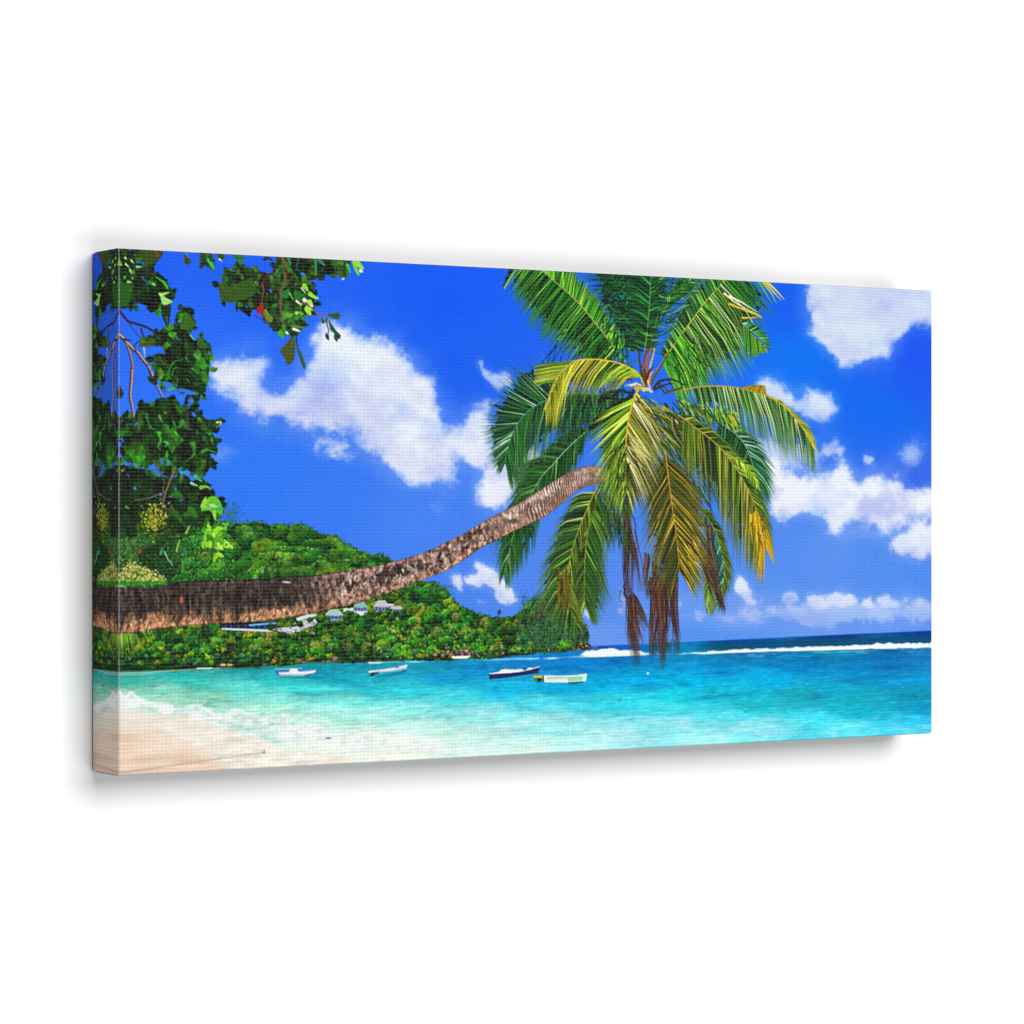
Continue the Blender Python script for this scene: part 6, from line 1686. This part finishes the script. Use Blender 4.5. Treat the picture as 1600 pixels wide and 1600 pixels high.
def canvas_material():
    m, nt, b = new_mat('printed_canvas_cloth')
    at = nt.nodes.new('ShaderNodeAttribute')
    at.attribute_name = 'ink'
    wv = nt.nodes.new('ShaderNodeAttribute')
    wv.attribute_name = 'cloth'        # position on the cloth in threads
    sep = nt.nodes.new('ShaderNodeSeparateXYZ')
    nt.links.new(wv.outputs['Vector'], sep.inputs[0])
    # slight wander of the threads
    no = nt.nodes.new('ShaderNodeTexNoise')
    no.inputs['Scale'].default_value = 0.55
    no.inputs['Detail'].default_value = 2.0
    nt.links.new(wv.outputs['Vector'], no.inputs['Vector'])
    wob = math_node(nt, 'MULTIPLY', math_node(nt, 'SUBTRACT', no.outputs['Fac'], .5), .55)
    px = math_node(nt, 'MULTIPLY', math_node(nt, 'ADD', sep.outputs[0], wob), 2 * math.pi)
    py = math_node(nt, 'MULTIPLY', math_node(nt, 'ADD', sep.outputs[1], wob), 2 * math.pi)
    sx, sy = math_node(nt, 'SINE', px), math_node(nt, 'SINE', py)
    cx, cy = math_node(nt, 'COSINE', px), math_node(nt, 'COSINE', py)
    # weft floats (horizontal dashes) between deep pores, alternating like a plain weave
    a = math_node(nt, 'MULTIPLY', sx, sy)
    pore = math_node(nt, 'MULTIPLY', math_node(nt, 'ADD', cx, 1.0), math_node(nt, 'ADD', cy, 1.0))   # 0..4, sharp peaks = pores
    h = math_node(nt, 'SUBTRACT', math_node(nt, 'MULTIPLY', a, .28), math_node(nt, 'MULTIPLY', math_node(nt, 'SUBTRACT', pore, 1.0), .27))
    h = math_node(nt, 'SUBTRACT', h, math_node(nt, 'MULTIPLY', cy, .22))
    no2 = nt.nodes.new('ShaderNodeTexNoise')
    no2.inputs['Scale'].default_value = 2.3
    no2.inputs['Detail'].default_value = 3.0
    nt.links.new(wv.outputs['Vector'], no2.inputs['Vector'])
    h = math_node(nt, 'MULTIPLY_ADD', math_node(nt, 'SUBTRACT', no2.outputs['Fac'], .5), .9, h)
    # ink sits thinner in the pores; pale sheen on raised threads painted into the colour
    gain = math_node(nt, 'MULTIPLY_ADD', h, .115, 1.0)
    vm = nt.nodes.new('ShaderNodeVectorMath')
    vm.operation = 'SCALE'
    nt.links.new(at.outputs['Color'], vm.inputs[0])
    nt.links.new(gain, vm.inputs['Scale'])
    thread_sheen = math_node(nt, 'MULTIPLY', math_node(nt, 'MAXIMUM', h, 0.0), .046)
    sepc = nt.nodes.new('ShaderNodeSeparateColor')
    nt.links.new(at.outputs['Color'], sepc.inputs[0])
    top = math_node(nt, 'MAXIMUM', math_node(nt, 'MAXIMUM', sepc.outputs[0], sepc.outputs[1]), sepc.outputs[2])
    bare = nt.nodes.new('ShaderNodeClamp')      # only heavy dark ink gets the painted thread sheen
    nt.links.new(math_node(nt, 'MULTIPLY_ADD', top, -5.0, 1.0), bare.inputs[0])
    thread_sheen = math_node(nt, 'MULTIPLY', thread_sheen, bare.outputs[0])
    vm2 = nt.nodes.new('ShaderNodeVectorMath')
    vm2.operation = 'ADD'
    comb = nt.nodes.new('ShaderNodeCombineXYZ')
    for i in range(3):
        nt.links.new(thread_sheen, comb.inputs[i])
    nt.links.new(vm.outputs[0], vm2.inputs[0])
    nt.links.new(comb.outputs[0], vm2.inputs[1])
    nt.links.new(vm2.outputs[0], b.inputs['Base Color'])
    bump = nt.nodes.new('ShaderNodeBump')
    bump.inputs['Strength'].default_value = .35
    bump.inputs['Distance'].default_value = .00022
    nt.links.new(h, bump.inputs['Height'])
    nt.links.new(bump.outputs['Normal'], b.inputs['Normal'])
    b.inputs['Roughness'].default_value = .85
    b.inputs['Specular IOR Level'].default_value = .06
    return m


def wall_material():
    m, nt, b = new_mat('white_wall_paint')
    tc = nt.nodes.new('ShaderNodeTexCoord')
    no = nt.nodes.new('ShaderNodeTexNoise')
    no.inputs['Scale'].default_value = 240
    no.inputs['Detail'].default_value = 3
    nt.links.new(tc.outputs['Object'], no.inputs['Vector'])
    ramp = nt.nodes.new('ShaderNodeMapRange')
    ramp.inputs['To Min'].default_value = .855
    ramp.inputs['To Max'].default_value = .865
    nt.links.new(no.outputs['Fac'], ramp.inputs['Value'])
    comb = nt.nodes.new('ShaderNodeCombineColor')
    for i in range(3):
        nt.links.new(ramp.outputs[0], comb.inputs[i])
    nt.links.new(comb.outputs[0], b.inputs['Base Color'])
    b.inputs['Roughness'].default_value = .9
    b.inputs['Specular IOR Level'].default_value = .0
    return m


def plain_material(name, col, rough=.7):
    m, nt, b = new_mat(name)
    tc = nt.nodes.new('ShaderNodeTexCoord')
    no = nt.nodes.new('ShaderNodeTexNoise')
    no.inputs['Scale'].default_value = 60
    nt.links.new(tc.outputs['Object'], no.inputs['Vector'])
    mix = nt.nodes.new('ShaderNodeMix')
    mix.data_type = 'RGBA'
    mix.inputs[6].default_value = tuple(c * .9 for c in col) + (1,)
    mix.inputs[7].default_value = tuple(col) + (1,)
    nt.links.new(no.outputs['Fac'], mix.inputs[0])
    nt.links.new(mix.outputs[2], b.inputs['Base Color'])
    b.inputs['Roughness'].default_value = rough
    return m


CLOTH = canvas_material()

# ---- the canvas print: one thing, its cloth split by what is printed on it
canvas = bpy.data.objects.new('canvas_print', None)
canvas.empty_display_size = .1
C.objects.link(canvas)
canvas.location = (0, FRONT_Y, HANG_Z)
canvas['label'] = 'stretched canvas print of a palm leaning over a turquoise bay, on a white wall'
canvas['category'] = 'canvas print'

cloth_uv = np.stack(np.broadcast_arrays(u[None, :] * DOT / THREAD_U, v[:, None] * DOT / THREAD_V, np.zeros((nv, nu))), -1).astype(np.float32).reshape(-1, 3)


def grid_part(name, faces, parent):
    used = np.unique(faces)
    remap = np.zeros(nu * nv, np.int32)
    remap[used] = np.arange(len(used))
    f = remap[faces].astype(np.int32)
    me = bpy.data.meshes.new(name)
    n = len(f)
    me.vertices.add(len(used))
    me.vertices.foreach_set('co', co[used].astype(np.float32).ravel())
    me.loops.add(n * 4)
    me.loops.foreach_set('vertex_index', f.ravel())
    me.polygons.add(n)
    me.polygons.foreach_set('loop_start', np.arange(0, n * 4, 4, dtype=np.int32))
    me.polygons.foreach_set('loop_total', np.full(n, 4, np.int32))
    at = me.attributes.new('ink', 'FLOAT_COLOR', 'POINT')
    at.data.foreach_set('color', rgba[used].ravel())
    ct = me.attributes.new('cloth', 'FLOAT_VECTOR', 'POINT')
    ct.data.foreach_set('vector', cloth_uv[used].ravel())
    me.update(calc_edges=True)
    me.polygons.foreach_set('use_smooth', np.ones(n, bool))
    me.materials.append(CLOTH)
    ob = bpy.data.objects.new(name, me)
    C.objects.link(ob)
    ob.parent = parent
    return ob


made = {}
allq, allid = quads[keep], fid[keep]
for k, nm in enumerate(PARTS):
    sel = allq[allid == k]
    if len(sel) < 4:
        continue
    pa = PARENT[k]
    root = made.get(pa, canvas) if pa is not None else canvas
    ob = grid_part(nm, sel, root)
    if PLABEL[k]:
        ob['label'] = PLABEL[k]
    made[k] = ob

# wooden stretcher behind the cloth (four bars, mitre-free butt joints), closing the back
PINE = plain_material('pine_stretcher_wood', (.55, .40, .25))
ins = .0012
bars = []
bw = .036


def box_mesh(name, x0, x1, y0, y1, z0, z1, mat, parent):
    me = bpy.data.meshes.new(name)
    vs = [(x, y, z) for x in (x0, x1) for y in (y0, y1) for z in (z0, z1)]
    fs = [(0, 1, 3, 2), (4, 6, 7, 5), (0, 4, 5, 1), (2, 3, 7, 6), (0, 2, 6, 4), (1, 5, 7, 3)]
    me.from_pydata(vs, [], fs)
    me.materials.append(mat)
    ob = bpy.data.objects.new(name, me)
    C.objects.link(ob)
    ob.parent = parent
    return ob


hw, hh = CW_ / 2 - ins, CH_ / 2 - ins
fr = DEPTH - .0008
box_mesh('stretcher_bar', -hw, hw, .0032, fr, hh - bw, hh, PINE, canvas)
box_mesh('stretcher_bar', -hw, hw, .0032, fr, -hh, -hh + bw, PINE, canvas)
box_mesh('stretcher_bar', -hw, -hw + bw, .0032, fr, -hh + bw + .0004, hh - bw - .0004, PINE, canvas)
box_mesh('stretcher_bar', hw - bw, hw, .0032, fr, -hh + bw + .0004, hh - bw - .0004, PINE, canvas)

# ---- the wall
me = bpy.data.meshes.new('wall')
me.from_pydata([(-6, 0, -1.5), (6, 0, -1.5), (6, 0, 4.5), (-6, 0, 4.5), (-6, .12, -1.5), (6, .12, -1.5), (6, .12, 4.5), (-6, .12, 4.5)], [],
               [(0, 1, 2, 3), (5, 4, 7, 6), (4, 0, 3, 7), (1, 5, 6, 2), (3, 2, 6, 7), (4, 5, 1, 0)])
me.materials.append(wall_material())
wall = bpy.data.objects.new('wall', me)
C.objects.link(wall)
wall['label'] = 'plain white wall behind the canvas'
wall['category'] = 'wall'
wall['kind'] = 'structure'

# ---- light: soft studio light, strongest from above and the right
world = bpy.data.worlds.new('World')
scene.world = world
world.use_nodes = True
bg = world.node_tree.nodes['Background']
bg.inputs['Color'].default_value = (1, 1, 1, 1)
bg.inputs['Strength'].default_value = 0.02


def softbox(name, loc, target, sx, sy, power):
    li = bpy.data.lights.new(name, 'AREA')
    li.shape = 'RECTANGLE'
    li.size, li.size_y = sx, sy
    li.energy = power
    ob = bpy.data.objects.new(name, li)
    C.objects.link(ob)
    ob.location = loc
    ob.rotation_euler = (Vector(target) - Vector(loc)).to_track_quat('-Z', 'Y').to_euler()
    return ob


softbox('softbox_above', (1.1, -6.0, 4.1), (1.1, 0, 4.1), 5.0, 3.4, 470)
softbox('softbox_below', (1.1, -6.0, -0.9), (1.1, 0, -0.9), 5.0, 2.7, 215)
softbox('fill_left', (-5.0, -1.4, 1.6), (0, 0, 1.5), 1.0, 2.0, 26)  # added fill to brighten the left side of the canvas

# ---- camera: level with the middle of the canvas, to its left
cam = bpy.data.cameras.new('camera')
cam.sensor_width = 36
cam.lens = _F / 1600 * 36
cam.clip_start, cam.clip_end = .05, 60
co_ = bpy.data.objects.new('camera', cam)
C.objects.link(co_)
d2 = np.array([_DX, _DZ]) / 2.0        # canvas direction in the camera's plan
n2 = np.array([-d2[1], d2[0]])
ctr = np.array([_XL + _DX / 2, _ZL + _DZ / 2]) * CH_
co_.location = (-float(ctr @ d2), FRONT_Y - float(ctr @ n2), HANG_Z)
fwd = Vector((d2[1], n2[1], 0))
co_.rotation_euler = fwd.to_track_quat('-Z', 'Y').to_euler()
scene.camera = co_

scene.render.engine = 'CYCLES'
vs_ = scene.view_settings
vs_.view_transform = 'Standard'
vs_.look = 'None'
vs_.exposure = 0
vs_.gamma = 1
vs_.use_curve_mapping = False
